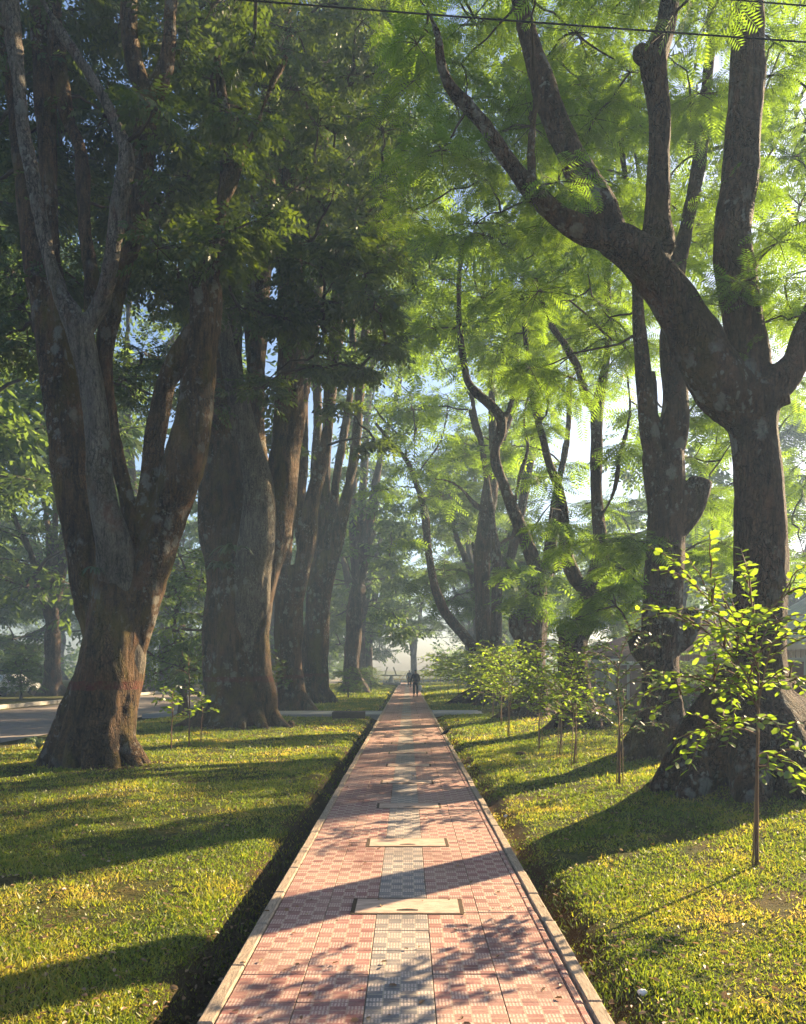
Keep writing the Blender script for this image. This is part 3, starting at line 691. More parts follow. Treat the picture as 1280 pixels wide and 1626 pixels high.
# ---- L4
tree('L4', 'fourth tree in the left row, broad pale grey trunk behind the metal-handled cover', GL, 40.5, (503, 1116), [
    [(503, 1124, 56, 0), (501, 1085, 46, 0), (501, 1020, 40, 0), (507, 950, 38, 0), (515, 900, 40, 0), (518, 875, 36, 0)],
    [(524, 920, 24, -.3), (534, 870, 20, -.3), (547, 805, 18, -.3), (560, 740, 16, -.3), (568, 680, 15, -.3), (573, 600, 14, -.3), (580, 520, 13, -.3), (592, 430, 12, -.3), (606, 330, 11, -.3), (624, 230, 9, -.3)],
    [(512, 880, 22, .3), (514, 800, 17, .3), (520, 700, 15, .3), (530, 600, 14, .3), (545, 500, 13, .3), (566, 400, 12, .3), (578, 280, 11, .3), (584, 140, 9, .3)],
    [(520, 880, 18, 0), (528, 820, 14, 0), (534, 760, 13, 0), (546, 690, 12, 0), (556, 620, 10, 0), (560, 540, 9, 0), (550, 430, 8, 0)],
    [(503, 900, 22, .6), (500, 780, 16, .6), (504, 640, 14, .6), (498, 500, 12, .6), (490, 350, 11, .6)],
], [(-60, 1.3, 1.4, .22), (-20, 1.5, 1.5, .22), (-110, 1.1, 1.2, .22), (180, 1.3, 1.2, .25), (30, 1.3, 1.2, .25)], M['bark_left'], .09, .04, 3)
# ---- L5
tree('L5', 'fifth tree in the left row, curved base glowing gold, stems leaning right', GL, 58, (563, 1100), [
    [(563, 1106, 36, 0), (559, 1080, 28, 0), (560, 1030, 24, 0), (564, 980, 26, 0), (570, 930, 26, 0)],
    [(572, 950, 18, 0), (578, 880, 17, 0), (588, 820, 15, 0), (598, 760, 12, 0), (610, 700, 10, 0), (628, 640, 8, 0), (640, 560, 7, 0)],
    [(568, 950, 16, .5), (572, 850, 13, .5), (578, 750, 11, .5), (584, 650, 10, .5), (592, 550, 8, .5), (600, 440, 7, .5)],
    [(564, 950, 14, 1), (560, 850, 12, 1), (562, 750, 10, 1), (556, 640, 9, 1), (566, 500, 8, 1)],
    [(540, 1100, 12, 2), (541, 1020, 11, 2), (543, 930, 10, 2), (548, 830, 9, 2), (552, 720, 8, 2)],
], [(-40, 1.8, 2.0, .3), (-90, 1.4, 1.4, .3), (180, 1.5, 1.4, .3)], M['bark_far'], .12, .05, 3)
# ---- R1
tree('R1', 'large forked tree at the right edge, broad buttressed base and heavy leaning limbs', GR, R1Y, (1205, 1300), [
    [(1212, 1345, 300, 0), (1212, 1275, 226, 0), (1211, 1195, 152, 0), (1211, 1120, 106, 0), (1211, 1050, 84, 0), (1212, 980, 78, 0), (1211, 880, 78, 0), (1204, 780, 72, 0), (1196, 700, 72, 0), (1190, 640, 84, 0), (1192, 610, 70, 0)],
    [(1238, 1000, 26, -.05), (1240, 900, 22, -.1), (1230, 820, 16, -.1), (1222, 740, 14, -.05)],
    [(1188, 690, 76, 0), (1160, 632, 82, 0), (1128, 582, 80, 0), (1095, 520, 74, 0), (1062, 465, 68, 0), (1030, 425, 64, -.05), (1000, 396, 58, -.1), (968, 378, 50, -.15)],
    [(985, 392, 42, -.15), (940, 374, 36, -.2), (895, 350, 32, -.3), (855, 315, 29, -.4), (822, 275, 25, -.5), (790, 228, 22, -.6), (752, 178, 19, -.7), (716, 140, 17, -.8), (700, 100, 14, -.9), (690, 40, 12, -1), (640, -40, 9, -1.1)],
    [(852, 312, 18, -.4), (845, 270, 13, -.4), (843, 225, 11, -.4), (850, 160, 9, -.4), (846, 90, 7, -.4)],
    [(985, 385, 56, 0), (958, 345, 52, .1), (935, 298, 50, .2), (906, 240, 47, .3), (880, 180, 42, .4), (856, 120, 38, .5), (838, 55, 34, .6), (820, -30, 28, .7), (790, -150, 20, .8)],
    [(1040, 440, 56, .05), (1046, 392, 54, .05), (1044, 345, 38, .05), (1048, 260, 35, .05), (1049, 180, 34, .05), (1042, 130, 38, .05), (1040, 90, 44, .05), (1055, 50, 34, .05), (1063, -5, 32, .05), (1074, -120, 24, .05)],
    [(1040, 100, 30, 0), (1022, 88, 24, -.1), (1012, 80, 18, -.15)],
    [(1066, 400, 26, -.1), (1064, 385, 22, -.2)],
    [(1200, 660, 70, .1), (1194, 590, 62, .1), (1184, 520, 60, .1), (1172, 450, 62, .1), (1164, 400, 60, .1), (1166, 350, 52, .1), (1175, 290, 48, .1), (1180, 200, 49, .1), (1184, 100, 50, .1), (1187, 0, 49, .1), (1192, -150, 38, .1)],
    [(1190, 430, 30, 0), (1200, 415, 14, -.05)],
    [(1075, 500, 40, .5), (1088, 450, 38, .7), (1112, 415, 36, .8), (1150, 370, 34, .9), (1200, 300, 33, 1.0), (1225, 245, 33, 1.1), (1262, 190, 34, 1.1), (1300, 130, 30, 1.2), (1360, 30, 24, 1.2)],
    [(1205, 650, 66, 0), (1232, 610, 50, -.1), (1262, 575, 38, -.1), (1280, 530, 36, -.1), (1300, 470, 34, -.1), (1340, 380, 28, -.1), (1370, 280, 22, 0)],
    [(1230, 640, 30, -.2), (1252, 632, 22, -.25)],
], [(178, 1.18, 1.7, .25, 1.15), (190, 1.0, 1.5, .25, 1.2), (205, 1.15, 1.5, .25, 1.3), (240, 1.1, 1.4, .3, 1.4), (270, 1.1, 1.3, .3, 1.4), (300, 1.2, 1.3, .3), (335, 1.3, 1.3, .3), (0, 1.3, 1.5, .3), (40, 1.2, 1.2, .3), (90, 1.1, 1.2, .3), (140, 1.2, 1.4, .3)], M['bark_right'], .036, .026)
# ---- R2
tree('R2', 'stout tree second from the right edge, with cut-off knobbly limbs before the wall', GR, 13.4, (1048, 1222), [
    [(1048, 1245, 104, 0), (1049, 1200, 84, 0), (1051, 1140, 66, 0), (1051, 1060, 60, 0), (1053, 980, 60, 0), (1056, 900, 58, 0), (1056, 820, 56, 0), (1054, 760, 62, 0), (1052, 720, 60, 0)],
    [(1046, 760, 40, 0), (1034, 700, 34, -.1), (1027, 640, 27, -.1), (1021, 580, 23, -.1), (1014, 510, 19, -.1), (1010, 440, 15, -.1), (1000, 340, 12, -.1), (985, 220, 9, -.1)],
    [(1040, 715, 20, .1), (1038, 650, 14, .1), (1036, 590, 10, .1)],
    [(1060, 760, 46, .1), (1068, 690, 44, .1), (1073, 630, 38, .1), (1068, 570, 34, .1), (1066, 510, 30, .1), (1072, 440, 28, .1), (1090, 360, 24, .2), (1110, 250, 20, .3), (1125, 120, 16, .3), (1130, 0, 12, .3)],
    [(1068, 860, 40, 0), (1088, 820, 44, 0), (1104, 785, 42, 0), (1112, 762, 34, 0)],
    [(1040, 1070, 40, -.1), (1022, 1035, 32, -.2), (1010, 1015, 26, -.3), (1000, 1004, 22, -.3)],
    [(1068, 1040, 40, 0), (1086, 1008, 40, 0), (1098, 990, 32, 0), (1098, 965, 20, 0)],
    [(1084, 1110, 8, -.2), (1080, 1140, 12, -.3), (1082, 1200, 18, -.4), (1092, 1228, 20, -.5)],
], [(180, .8, 1.1, .17), (215, .85, 1.2, .17), (255, .8, 1.0, .17), (290, .8, 1.1, .17), (330, .85, 1.2, .17), (0, .8, 1.0, .17), (90, .8, 1.0, .2), (135, .8, 1.0, .2)], M['bark_right'], .036, .018)
# ---- R3
tree('R3', 'pollarded tree behind the bright round-leaved sapling, regrown in slim wavy stems', GR, 20.2, (922, 1168), [
    [(922, 1180, 74, 0), (920, 1140, 54, 0), (914, 1090, 50, 0), (911, 1045, 50, 0), (912, 1005, 44, 0)],
    [(900, 1030, 26, -.1), (892, 1005, 16, -.15), (889, 990, 10, -.2)],
    [(916, 1030, 44, 0), (928, 985, 38, 0), (942, 935, 32, 0), (953, 885, 28, 0), (951, 840, 22, 0), (947, 770, 18, 0), (948, 700, 19, 0), (948, 655, 22, 0), (958, 600, 15, 0), (966, 540, 12, 0), (965, 450, 10, 0), (972, 350, 8, 0)],
    [(948, 665, 16, 0), (930, 630, 13, -.1), (918, 585, 11, -.2), (895, 545, 10, -.2), (870, 505, 9, -.2), (850, 440, 7, -.3)],
    [(924, 940, 28, .2), (910, 912, 26, .2), (899, 880, 22, .2), (897, 845, 18, .2), (893, 800, 15, .2), (884, 765, 14, .2), (872, 735, 14, .2), (862, 695, 13, .2), (850, 655, 12, .2), (842, 610, 10, .2), (836, 550, 9, .2), (828, 470, 7, .2)],
    [(858, 672, 8, .2), (870, 650, 7, .2), (869, 615, 6, .2), (878, 590, 5, .2)],
    [(960, 1000, 24, 1.2), (966, 900, 20, 1.2), (968, 800, 18, 1.2), (965, 700, 17, 1.2), (963, 620, 15, 1.2), (975, 500, 12, 1.2)],
    [(940, 1120, 30, .8), (955, 1060, 34, .8), (975, 1010, 28, .8), (985, 985, 18, .8)],
    [(896, 835, 9, -.3), (880, 790, 8, -.5), (884, 740, 7, -.6), (870, 690, 6, -.7), (846, 650, 5, -.7), (830, 600, 4, -.7)],
    [(950, 830, 9, -.2), (975, 780, 8, -.4), (985, 720, 7, -.5), (1000, 660, 5, -.5), (996, 590, 4, -.5)],
    [(842, 620, 7, 0), (815, 590, 6, -.3), (796, 545, 5, -.5), (760, 520, 4, -.7)],
    [(955, 770, 12, 1.2), (930, 800, 13, 1.0), (900, 825, 14, .8), (880, 850, 14, .6)],
], [(180, 1.0, .8, .2), (240, .9, .8, .2), (300, .9, .9, .2), (0, 1.0, .9, .2), (120, .9, .8, .2)], M['bark_right'], .05, .02, 3)
# ---- R4
tree('R4', 'pollarded tree with vine-wrapped head and one long S-shaped stem', GR, 25.5, (845, 1148), [
    [(845, 1155, 66, 0), (848, 1110, 46, 0), (846, 1050, 44, 0), (845, 990, 48, 0), (850, 940, 34, 0), (855, 905, 32, 0)],
    [(830, 1030, 26, -.1), (818, 1000, 20, -.2), (814, 975, 14, -.2)],
    [(856, 935, 28, 0), (848, 895, 23, 0), (832, 850, 21, 0), (816, 815, 20, 0), (801, 772, 18, 0), (789, 740, 17, 0), (787, 712, 16, 0), (795, 690, 16, 0), (795, 665, 17, 0), (778, 642, 15, 0), (755, 622, 14, 0), (741, 598, 12, 0), (732, 545, 10, 0), (728, 470, 8, 0), (735, 380, 7, 0)],
    [(860, 930, 22, .1), (872, 880, 19, .1), (878, 835, 17, .1), (884, 780, 12, .1), (900, 700, 10, .1), (905, 600, 8, .1)],
    [(795, 690, 10, 0), (812, 640, 8, 0), (822, 580, 7, 0), (815, 500, 6, 0)],
    [(790, 745, 8, -.3), (768, 700, 7, -.5), (750, 690, 5, -.7), (722, 650, 4, -.8)],
    [(735, 560, 8, -.2), (712, 520, 6, -.4), (700, 470, 5, -.5), (668, 430, 4, -.6)],
    [(878, 835, 12, -.3), (900, 790, 10, -.5), (906, 740, 8, -.6), (925, 690, 6, -.7)],
    [(816, 815, 9, -.2), (824, 760, 7, -.3), (838, 715, 6, -.4), (832, 660, 5, -.5), (845, 610, 4, -.5)],
    [(862, 925, 14, -.1), (880, 905, 12, -.2), (892, 895, 12, -.3)],
    [(870, 1080, 22, .8), (868, 1000, 20, .8), (880, 930, 16, .8)],
], [(180, 1.3, .9, .25), (240, 1.0, .8, .22), (300, 1.0, .9, .22), (0, 1.0, .9, .22)], M['bark_right'], .06, .025, 3)
# ---- R5
tree('R5', 'pale upright trunk with a dark slender forked stem beside it, right of the path', GR, 34, (782, 1125), [
    [(772, 1130, 30, .5), (770, 1080, 24, .5), (768, 1010, 23, .5), (765, 930, 23, .5), (768, 860, 25, .5), (775, 800, 25, .5), (784, 740, 20, .5), (800, 680, 16, .5), (825, 620, 14, .5), (850, 560, 11, .5)],
    [(784, 800, 18, .6), (786, 740, 15, .6), (782, 670, 12, .6), (778, 580, 10, .6)],
    [(790, 1130, 26, 0), (788, 1060, 20, 0), (787, 1000, 18, 0), (790, 920, 16, 0), (788, 880, 15, 0), (784, 835, 11, 0), (777, 790, 10, 0), (771, 750, 9, 0), (766, 710, 9, 0), (757, 670, 8, 0), (750, 630, 7, 0), (738, 570, 6, 0)],
    [(785, 830, 9, 0), (772, 812, 8, 0), (756, 803, 9, 0), (748, 795, 8, 0), (735, 778, 5, 0), (715, 765, 4, 0), (690, 760, 3, 0)],
    [(790, 865, 8, 0), (806, 856, 7, 0), (818, 852, 7, 0), (835, 845, 6, 0)],
    [(797, 930, 14, .2), (812, 880, 15, .3), (826, 820, 15, .4), (836, 760, 14, .4), (846, 710, 12, .4), (860, 650, 10, .4)],
    [(765, 700, 6, 0), (754, 685, 5, 0), (744, 650, 4, 0)],
], [(180, 1.0, .8, .2), (270, 1.0, .8, .2), (0, 1.0, .8, .2)], M['bark_right'], .07, .03, 3)
# ---- R6
tree('R6', 'slender bare tree leaning far left over the path edge from a mounded base', GR, 37, (762, 1119), [
    [(765, 1125, 60, 0), (770, 1095, 34, 0), (771, 1062, 24, 0), (757, 1037, 18, 0), (738, 1010, 16, 0), (716, 986, 16, 0), (701, 960, 15, 0), (689, 925, 13, 0), (681, 880, 12, 0), (676, 828, 12, 0), (669, 790, 11, 0), (661, 768, 9, 0), (648, 735, 8, 0), (620, 700, 7, 0), (596, 672, 5, 0)],
    [(648, 735, 5, 0), (640, 700, 4, 0), (610, 668, 4, 0), (590, 640, 3, 0)],
    [(658, 765, 5, 0), (672, 740, 4, 0), (700, 700, 4, 0), (712, 640, 3, 0)],
    [(773, 1070, 16, 0), (768, 1000, 10, 0), (762, 930, 8, 0), (750, 860, 6, 0)],
], [(180, 1.7, .8, .3), (220, 1.2, .7, .3), (0, 1.0, .8, .3)], M['bark_right'], .07, .02, 3)

# crowns ----------------------------------------------------------------
def put_crown(key, clumps, kind, mat, **kw):
    t, org, nodes = TREES[key]; crown(t, org, nodes, clumps, kind, mat, **kw)
put_crown('L1', boxc(-60, 0, 340, 330, 14.8, 18.5, 66, .9) + boxc(-40, 250, 80, 560, 15.5, 18, 16, .8) + boxc(40, 330, 330, 470, 15, 17, 10, .6) + boxc(240, 60, 420, 440, 12.8, 14.8, 16, .6) + boxc(-160, -350, 420, 0, 12.5, 18, 34, 1.2), 'leafy', M['leaf'], ntw=8, nsp=7)
put_crown('L2', boxc(330, 370, 620, 500, 17.2, 19.2, 20, .62) + boxc(400, 480, 640, 620, 18, 20, 12, .5) + boxc(100, 280, 360, 640, 21, 26, 42, 1.0) + boxc(300, 0, 640, 380, 18, 24, 76, .95) + boxc(300, -350, 660, 20, 18, 26, 26, 1.5), 'leafy', M['leaf'], ntw=8, nsp=7, scale=1.12)
put_crown('L3', boxc(440, 60, 660, 420, 27, 34, 44, 1.5) + boxc(430, 560, 600, 700, 27.5, 30, 7, .7) + boxc(420, -200, 680, 60, 27, 36, 12, 2), 'leafy_mid', M['leaf'], ntw=8, nsp=7, scale=1.15)
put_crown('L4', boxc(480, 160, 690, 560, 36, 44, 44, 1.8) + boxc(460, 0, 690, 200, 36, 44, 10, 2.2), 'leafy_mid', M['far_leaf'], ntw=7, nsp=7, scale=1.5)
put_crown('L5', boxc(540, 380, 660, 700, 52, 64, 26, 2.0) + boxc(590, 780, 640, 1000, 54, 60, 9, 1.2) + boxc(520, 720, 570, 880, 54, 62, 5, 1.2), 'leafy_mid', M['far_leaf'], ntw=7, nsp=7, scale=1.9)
put_crown('R1', boxc(640, -60, 1280, 170, 10.6, 13, 46, .7) + boxc(640, 160, 1000, 360, 10.8, 13.5, 24, .65) + boxc(640, 60, 900, 300, 8.6, 9.2, 3, .5) + boxc(1150, 280, 1290, 520, 9.0, 11, 9, .5) + boxc(620, -380, 1350, -60, 7.5, 13, 30, .9), 'feather', M['feather'], ntw=8, nsp=9, tr=.007, br=.015, scale=.58)
put_crown('R2', boxc(840, 150, 1300, 620, 13.6, 17, 62, .75) + boxc(1080, 640, 1180, 880, 14, 16, 9, .5) + boxc(900, 860, 1040, 990, 12.6, 13.8, 8, .42), 'feather', M['feather'], ntw=7, nsp=8, tr=.009, br=.018, scale=.82)
put_crown('R3', boxc(760, 360, 1010, 620, 20.5, 24.5, 30, .9) + boxc(860, 640, 1020, 900, 18.8, 21, 10, .42) + boxc(1080, 620, 1290, 900, 20, 24, 20, .9), 'feather', M['feather'], ntw=7, nsp=6, tr=.01, br=.022, scale=1.2)
put_crown('R4', boxc(660, 340, 900, 540, 25, 30, 32, 1.1) + boxc(800, 560, 900, 740, 27, 30, 7, .8) + boxc(800, 900, 880, 960, 24, 25.5, 4, .5), 'feather_mid', M['feather'], ntw=7, nsp=7, tr=.012, br=.025, scale=1.2)
put_crown('R5', boxc(640, 460, 840, 740, 34, 40, 26, 1.3), 'feather_mid', M['feather'], ntw=7, nsp=7, tr=.014, br=.03, scale=1.5)
put_crown('R6', boxc(600, 620, 720, 790, 35, 39, 9, 1.0) + boxc(640, 780, 700, 860, 36, 38, 2, .7), 'feather_mid', M['feather'], ntw=6, nsp=6, tr=.012, br=.02, scale=1.3)
put_crown('R4', xyzc(2.5, 10, 22, 30, 14.5, 22, 26, 1.5), 'coarse', M['far_leaf'], tr=.014, br=.03, scale=.8)  # extra tall clumps, added to shade the left row's crowns
put_crown('R3', xyzc(3, 10, 16, 23, 13, 19, 18, 1.4), 'coarse', M['far_leaf'], tr=.014, br=.03, scale=.7)  # added high clumps too, blocking sun from the left canopy

# ------------------------------------------------------------------ prototype trees, copied for the far rows and groves
def proto_tree(name, H, stems, cr, cz0, mat, barkm, kind, nclump, sc, seed, lean=.1, trunk_r=.55):
    r = np.random.default_rng(seed); t = thing(name, 'x', 'tree', (0, 0, 0)); V, Fc, nodes = [], [], []
    fork = H * .22
    def add(pts, rs, sd):
        v, f = tube(pts, rs, 10, True, .18, sd); b_ = len(V); V.extend(v); Fc.extend([[q + b_ for q in ff] for ff in f])
    add(catmull(np.array([(0, 0, -.4, trunk_r * 1.7), (0, 0, .4, trunk_r * 1.2), (0.05, 0, 1.6, trunk_r), (0, .05, fork, trunk_r * .95)]), 3)[:, :3], catmull(np.array([(0, 0, 0, trunk_r * 1.7), (0, 0, 0, trunk_r * 1.2), (0, 0, 0, trunk_r), (0, 0, 0, trunk_r * .95)]), 3)[:, 3], seed)
    for k in range(stems):
        a = k * 6.283 / stems + r.uniform(-.4, .4); sp = r.uniform(.12, .3) * H * (.5 + lean); pts = []
        for s in np.linspace(0, 1, 7):
            q = sp * s ** 1.3; pts.append((math.cos(a) * q + r.normal(0, .12), math.sin(a) * q + r.normal(0, .12), fork * .8 + (H * .85 - fork) * s))
        A = catmull(pts, 3); rs = np.linspace(trunk_r * .62, .12, len(A)); add(A, rs, seed + k); nodes += list(A[len(A) // 4::2])
    for k in range(5):
        a = k * 1.256 + .3; add(np.array([(math.cos(a) * q, math.sin(a) * q, z) for q, z in ((.1, 1.2), (trunk_r, .6), (trunk_r * 2.0, .1), (trunk_r * 2.6, -.2))]), np.array([.3, .3, .22, .12]) * trunk_r * 1.6, k)
    remeshed('trunk', V, Fc, .13, barkm, t, .05, 3)
    cl = []
    for k in range(nclump):
        a = r.uniform(0, 6.283); zz = r.uniform(cz0, 1.0); rr = cr * math.sqrt(r.uniform(.03, 1)) * math.sin(math.pi * min(.95, .25 + .6 * (zz - cz0) / (1 - cz0))) ** .6
        cl.append((math.cos(a) * rr, math.sin(a) * rr, H * zz, r.uniform(1.2, 2.2)))
    crown(t, (0, 0, 0), nodes, cl, kind, mat, ntw=7, nsp=6, scale=sc, tr=.02, br=.05)
    return t
def kids(o): return [c for c in bpy.data.objects if c.parent is o]
def copy_thing(src, ch, loc, rz, s, label, group=None):
    r = src.copy(); C.objects.link(r); r.location = loc; r.rotation_euler = (0, 0, rz); r.scale = (s, s, s); r['label'] = label
    if group: r['group'] = group
    for c in ch:
        d = c.copy(); C.objects.link(d); d.parent = r
    return r
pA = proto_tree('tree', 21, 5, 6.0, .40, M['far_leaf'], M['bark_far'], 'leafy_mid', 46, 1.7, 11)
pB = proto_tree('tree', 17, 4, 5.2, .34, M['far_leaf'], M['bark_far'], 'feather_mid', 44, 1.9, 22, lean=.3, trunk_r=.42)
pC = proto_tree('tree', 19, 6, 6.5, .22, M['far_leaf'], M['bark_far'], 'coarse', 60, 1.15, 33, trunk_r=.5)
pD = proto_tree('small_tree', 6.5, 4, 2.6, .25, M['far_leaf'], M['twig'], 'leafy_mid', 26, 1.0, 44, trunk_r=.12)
CH_ = {id(p): kids(p) for p in (pA, pB, pC, pD)}
used = set()
def place(p, x, y, rz, s, label, group=None):
    z = float(ground_z(x, y))
    if id(p) not in used:
        used.add(id(p)); p.location = (x, y, z); p.rotation_euler = (0, 0, rz); p.scale = (s, s, s); p['label'] = label
        if group: p['group'] = group
        return p
    return copy_thing(p, CH_[id(p)], (x, y, z), rz, s, label, group)
GFL = 'far trees at the end of the left row'; GFR = 'far trees at the end of the right row'; GG = 'hazy grove across the road'; GW = 'trees beyond the wall'
for k, (x, y) in enumerate([(-4.6, 72), (-4.4, 84), (-4.7, 90), (-6.2, 108)]):
    place((pA, pC)[k % 2], x, y, k * 1.3 + .5, 1.05 - .03 * k, ['hazy tree closing the left row beyond the gold-lit curved trunk', 'second hazy tree from the far end on the left', 'pale tree near the far end of the left row', 'faintest tree at the far end of the left row'][k], GFL)
for k, (x, y) in enumerate([(5.0, 46), (5.8, 61), (6.5, 79)]):
    place((pB, pA)[k % 2], x, y, k * 2.1 + .2, .95, ['hazy tree behind the leaning bare tree on the right', 'tree in the right row behind the sunny shrubs', 'pale tree far along the right row', 'faintest tree at the far end of the right row'][k], GFR)
place(pA, .9, 108, 1.0, .8, 'pale hazy trunk straight ahead beyond the walkers, with light foliage')
place(pC, 13, 118, 2.0, .8, 'blue-grey misty tree mass right of the path end')
gl = [(-23.5, 50, .92, 'many-stemmed tree across the road at the left edge, lit base'), (-22.5, 70, .95, 'tree across the road seen behind the nearest left trunk'), (-24, 92, 1, 'slim hazy trunk across the road between the two big left trees'),
      (-21.5, 108, 1, 'blue hazy trunk far across the road'), (-31, 46, 1.0, 'dark dense tree behind the railing at the left edge'), (-33, 70, 1, 'broad tree deep in the grove across the road'), (-36, 95, 1.1, 'tall tree deep in the blue haze on the left'),
      (-27, 125, 1.1, 'farthest grove tree on the left'), (-15, 140, 1.1, 'misty tree behind the slim white pole'), (-45, 60, 1.1, 'outermost tree of the grove on the left'), (-21.5, 33, 1.1, 'dark crowned tree just outside the left edge across the road'), (-25, 41, 1.5, 'tall dark-leaved tree filling the left background'), (-20.5, 56, 1.6, 'tall hazy tree seen through the fork of the nearest left tree'), (-14.5, 82, 1.3, 'hazy tree behind the second left trunk')]
for k, (x, y, s, lab) in enumerate(gl): place((pA, pC)[k % 2] if k else pA, x, y, k * 1.7, s, lab, GG)
for k, (x, y, s, lab) in enumerate([(16, 58, .85, 'feathery tree rising behind the wall near the tiled roof'), (18, 50, .95, 'pale tree over the wall left of the big forked tree'), (26, 50, 1.1, 'hazy tree beyond the wall at the right edge'), (36, 58, .8, 'faint blue tree far beyond the right wall'), (22, 125, 1.0, 'farthest misty tree on the right')]):
    place((pB, pC)[k % 2], x, y, k * 2.2 + 1, s, lab, GW)
place(pD, -8.6, 29, .4, 1.0, 'small dark broad-leaved tree between the two nearest left trees')
for k, (x, y, s, lab) in enumerate([(-22.5, 44, .42, 'round bush at the foot of the tree across the road'), (-3.6, 46, .30, 'low bush between the fourth and fifth left trees'), (-3.0, 62, .32, 'bright bush at the golden curved trunk'), (-9.5, 64, .4, 'bush across the road seen between the left trees'),
                                  (12, 27, .5, 'misty rounded bush rising behind the wall'), (7.6, 16.5, .26, 'dark low shrub before the wall beside the stout right tree'), (7.4, 21, .28, 'shrub at the wall foot behind the slim saplings')]):
    o = place(pD, x, y, k * 1.1, s, lab, 'bushes among the trees'); o['category'] = 'bush'

# ------------------------------------------------------------------ young saplings
def leafT():
    return np.array([(0, 0, 0), (.22, .26, .05), (.70, .30, .04), (1, 0, 0), (.70, -.30, .04), (.22, -.26, .05)]), [(0, 3, 2, 1), (0, 5, 4, 3)]
def leaf_frames(lines, step, r, size):
    pos, R, sc = [], [], []
    for ln in lines:
        ln = np.asarray(ln); L = np.cumsum(np.r_[0, np.linalg.norm(np.diff(ln, axis=0), axis=1)]); s = L[-1] * .12; k = 0
        while s < L[-1]:
            p = np.array([np.interp(s, L, ln[:, q]) for q in range(3)]); t = np.array([np.interp(min(s + .03, L[-1]), L, ln[:, q]) for q in range(3)]) - np.array([np.interp(s - .03, L, ln[:, q]) for q in range(3)]); t /= np.linalg.norm(t) + 1e-9
            sd = np.cross(t, [0, 0, 1.0]); sd /= np.linalg.norm(sd) + 1e-9
            d = t * .55 + sd * (1 if k % 2 else -1) * r.uniform(.7, 1) + np.array([0, 0, r.uniform(-.5, .25)])
            pos.append(p); R.append(rot_frames(d[None], (np.array([0, 0, 1.0]) + r.normal(0, .45, 3))[None])[0]); sc.append(size * r.uniform(.7, 1.15)); s += step * r.uniform(.75, 1.25); k += 1
    return np.array(pos), np.array(R), np.array(sc)
def arch(a, b, r, sag=.18, n=8):
    a = np.array(a, float); b = np.array(b, float); s = np.linspace(0, 1, n)[:, None]; L = np.linalg.norm(b - a)
    up = np.array([0, 0, sag * L]); return a * (1 - s) + b * s + up * 4 * s * (1 - s) + r.normal(0, .012, (n, 3)) * s
def sapling(label, X, Y, H, tips, size, step, seed, mat='sap_leaf', stakes=1, singles=0, sub=2, first=.5, group='young planted saplings right of the path'):
    r = np.random.default_rng(seed); z0 = float(ground_z(X, Y)); t = thing('sapling', label, 'sapling', (X, Y, z0), 0, group); org = np.array([X, Y, z0])
    stem = catmull(np.array([(0, 0, -.05), (r.normal(0, .02), r.normal(0, .02), H * .35), (r.normal(0, .04), r.normal(0, .03), H * .7), (r.normal(0, .06), r.normal(0, .05), H)]), 4)
    MB().tube(stem, np.linspace(.010 + .004 * H, .006, len(stem)), 7).build('stem', M['stem'], t, True)
    for k in range(stakes):
        o = .05 * (1 if k else -1)
        MB().tube([(o, -.03, -.1), (o * .3 + .02, -.02, H * .55)], [.009, .008], 6).build('stake', M['stake'], t, True)
    lines = []
    for (dx, dy, z1, zf) in tips:
        a = np.array([np.interp(zf * H, stem[:, 2], stem[:, q]) for q in range(3)]); ln = arch(a, (dx, dy, z1), r); lines.append(ln)
        for q in range(sub):
            k0 = r.integers(2, 6); d = ln[-1] - ln[0]; side = np.cross(d, [0, 0, 1.0]); side /= np.linalg.norm(side) + 1e-9
            e = ln[k0] + d * r.uniform(.25, .5) + side * (1 if q % 2 else -1) * np.linalg.norm(d) * r.uniform(.2, .45) + np.array([0, 0, r.uniform(-.15, .2)]); lines.append(arch(ln[k0], e, r, .12))
    V, Fq = many_tubes(lines, [np.linspace(.009, .003, 8)] * len(lines), 4); mesh_np('branches', V, Fq, M['stem'], t, smooth=True, kind='stuff')
    lines.append(stem[int(len(stem) * first):])
    pos, R, sc = leaf_frames(lines, step, r, size); T, Fl = leafT(); n = len(pos); idx = r.permutation(n); ns = min(singles, n)
    proto = []
    for q in idx[:ns]:
        if len(proto) < 5:
            Tv = T * np.array([1, 1, 1]) + np.array([0, 0, 1]) * (r.normal(0, .04, (6, 1))); o = mesh_np('leaf', Tv, [np.array(Fl)], M[mat], t, rnd=[r.uniform(.2, .9)] * 2); proto.append(o)
        else: o = proto[r.integers(0, 5)].copy(); C.objects.link(o)
        o.matrix_local = Matrix.Translation(pos[q]) @ Matrix(R[q].tolist()).to_4x4() @ Matrix.Scale(sc[q], 4)
    rest = idx[ns:]
    if len(rest):
        X_ = np.einsum('nij,kj->nki', R[rest], T) * sc[rest][:, None, None] + pos[rest][:, None, :]; b_ = (np.arange(len(rest)) * 6)[:, None, None]; Fa = (np.array(Fl)[None] + b_).reshape(-1, 4)
        mesh_np('foliage', X_.reshape(-1, 3), [Fa], M[mat], t, rnd=np.repeat(np.clip(r.normal(.55, .25, len(rest)), 0, 1), 2), kind='stuff')
    return t
M['stem'] = mat_simple('young_stem', (.16, .09, .055), .85, .25, 12)
M['stake'] = mat_simple('bamboo_stake', (.30, .20, .10), .8, .25, 10)
def tp(px, py, Y, X0, Y0, z0, zf): # tip at a point of the photograph, local to the stem foot
    p = P(px, py, Y); return (p[0] - X0, p[1] - Y0, p[2] - z0, zf)
X0, Y0 = 2.98, 6.45
z0 = float(ground_z(X0, Y0))
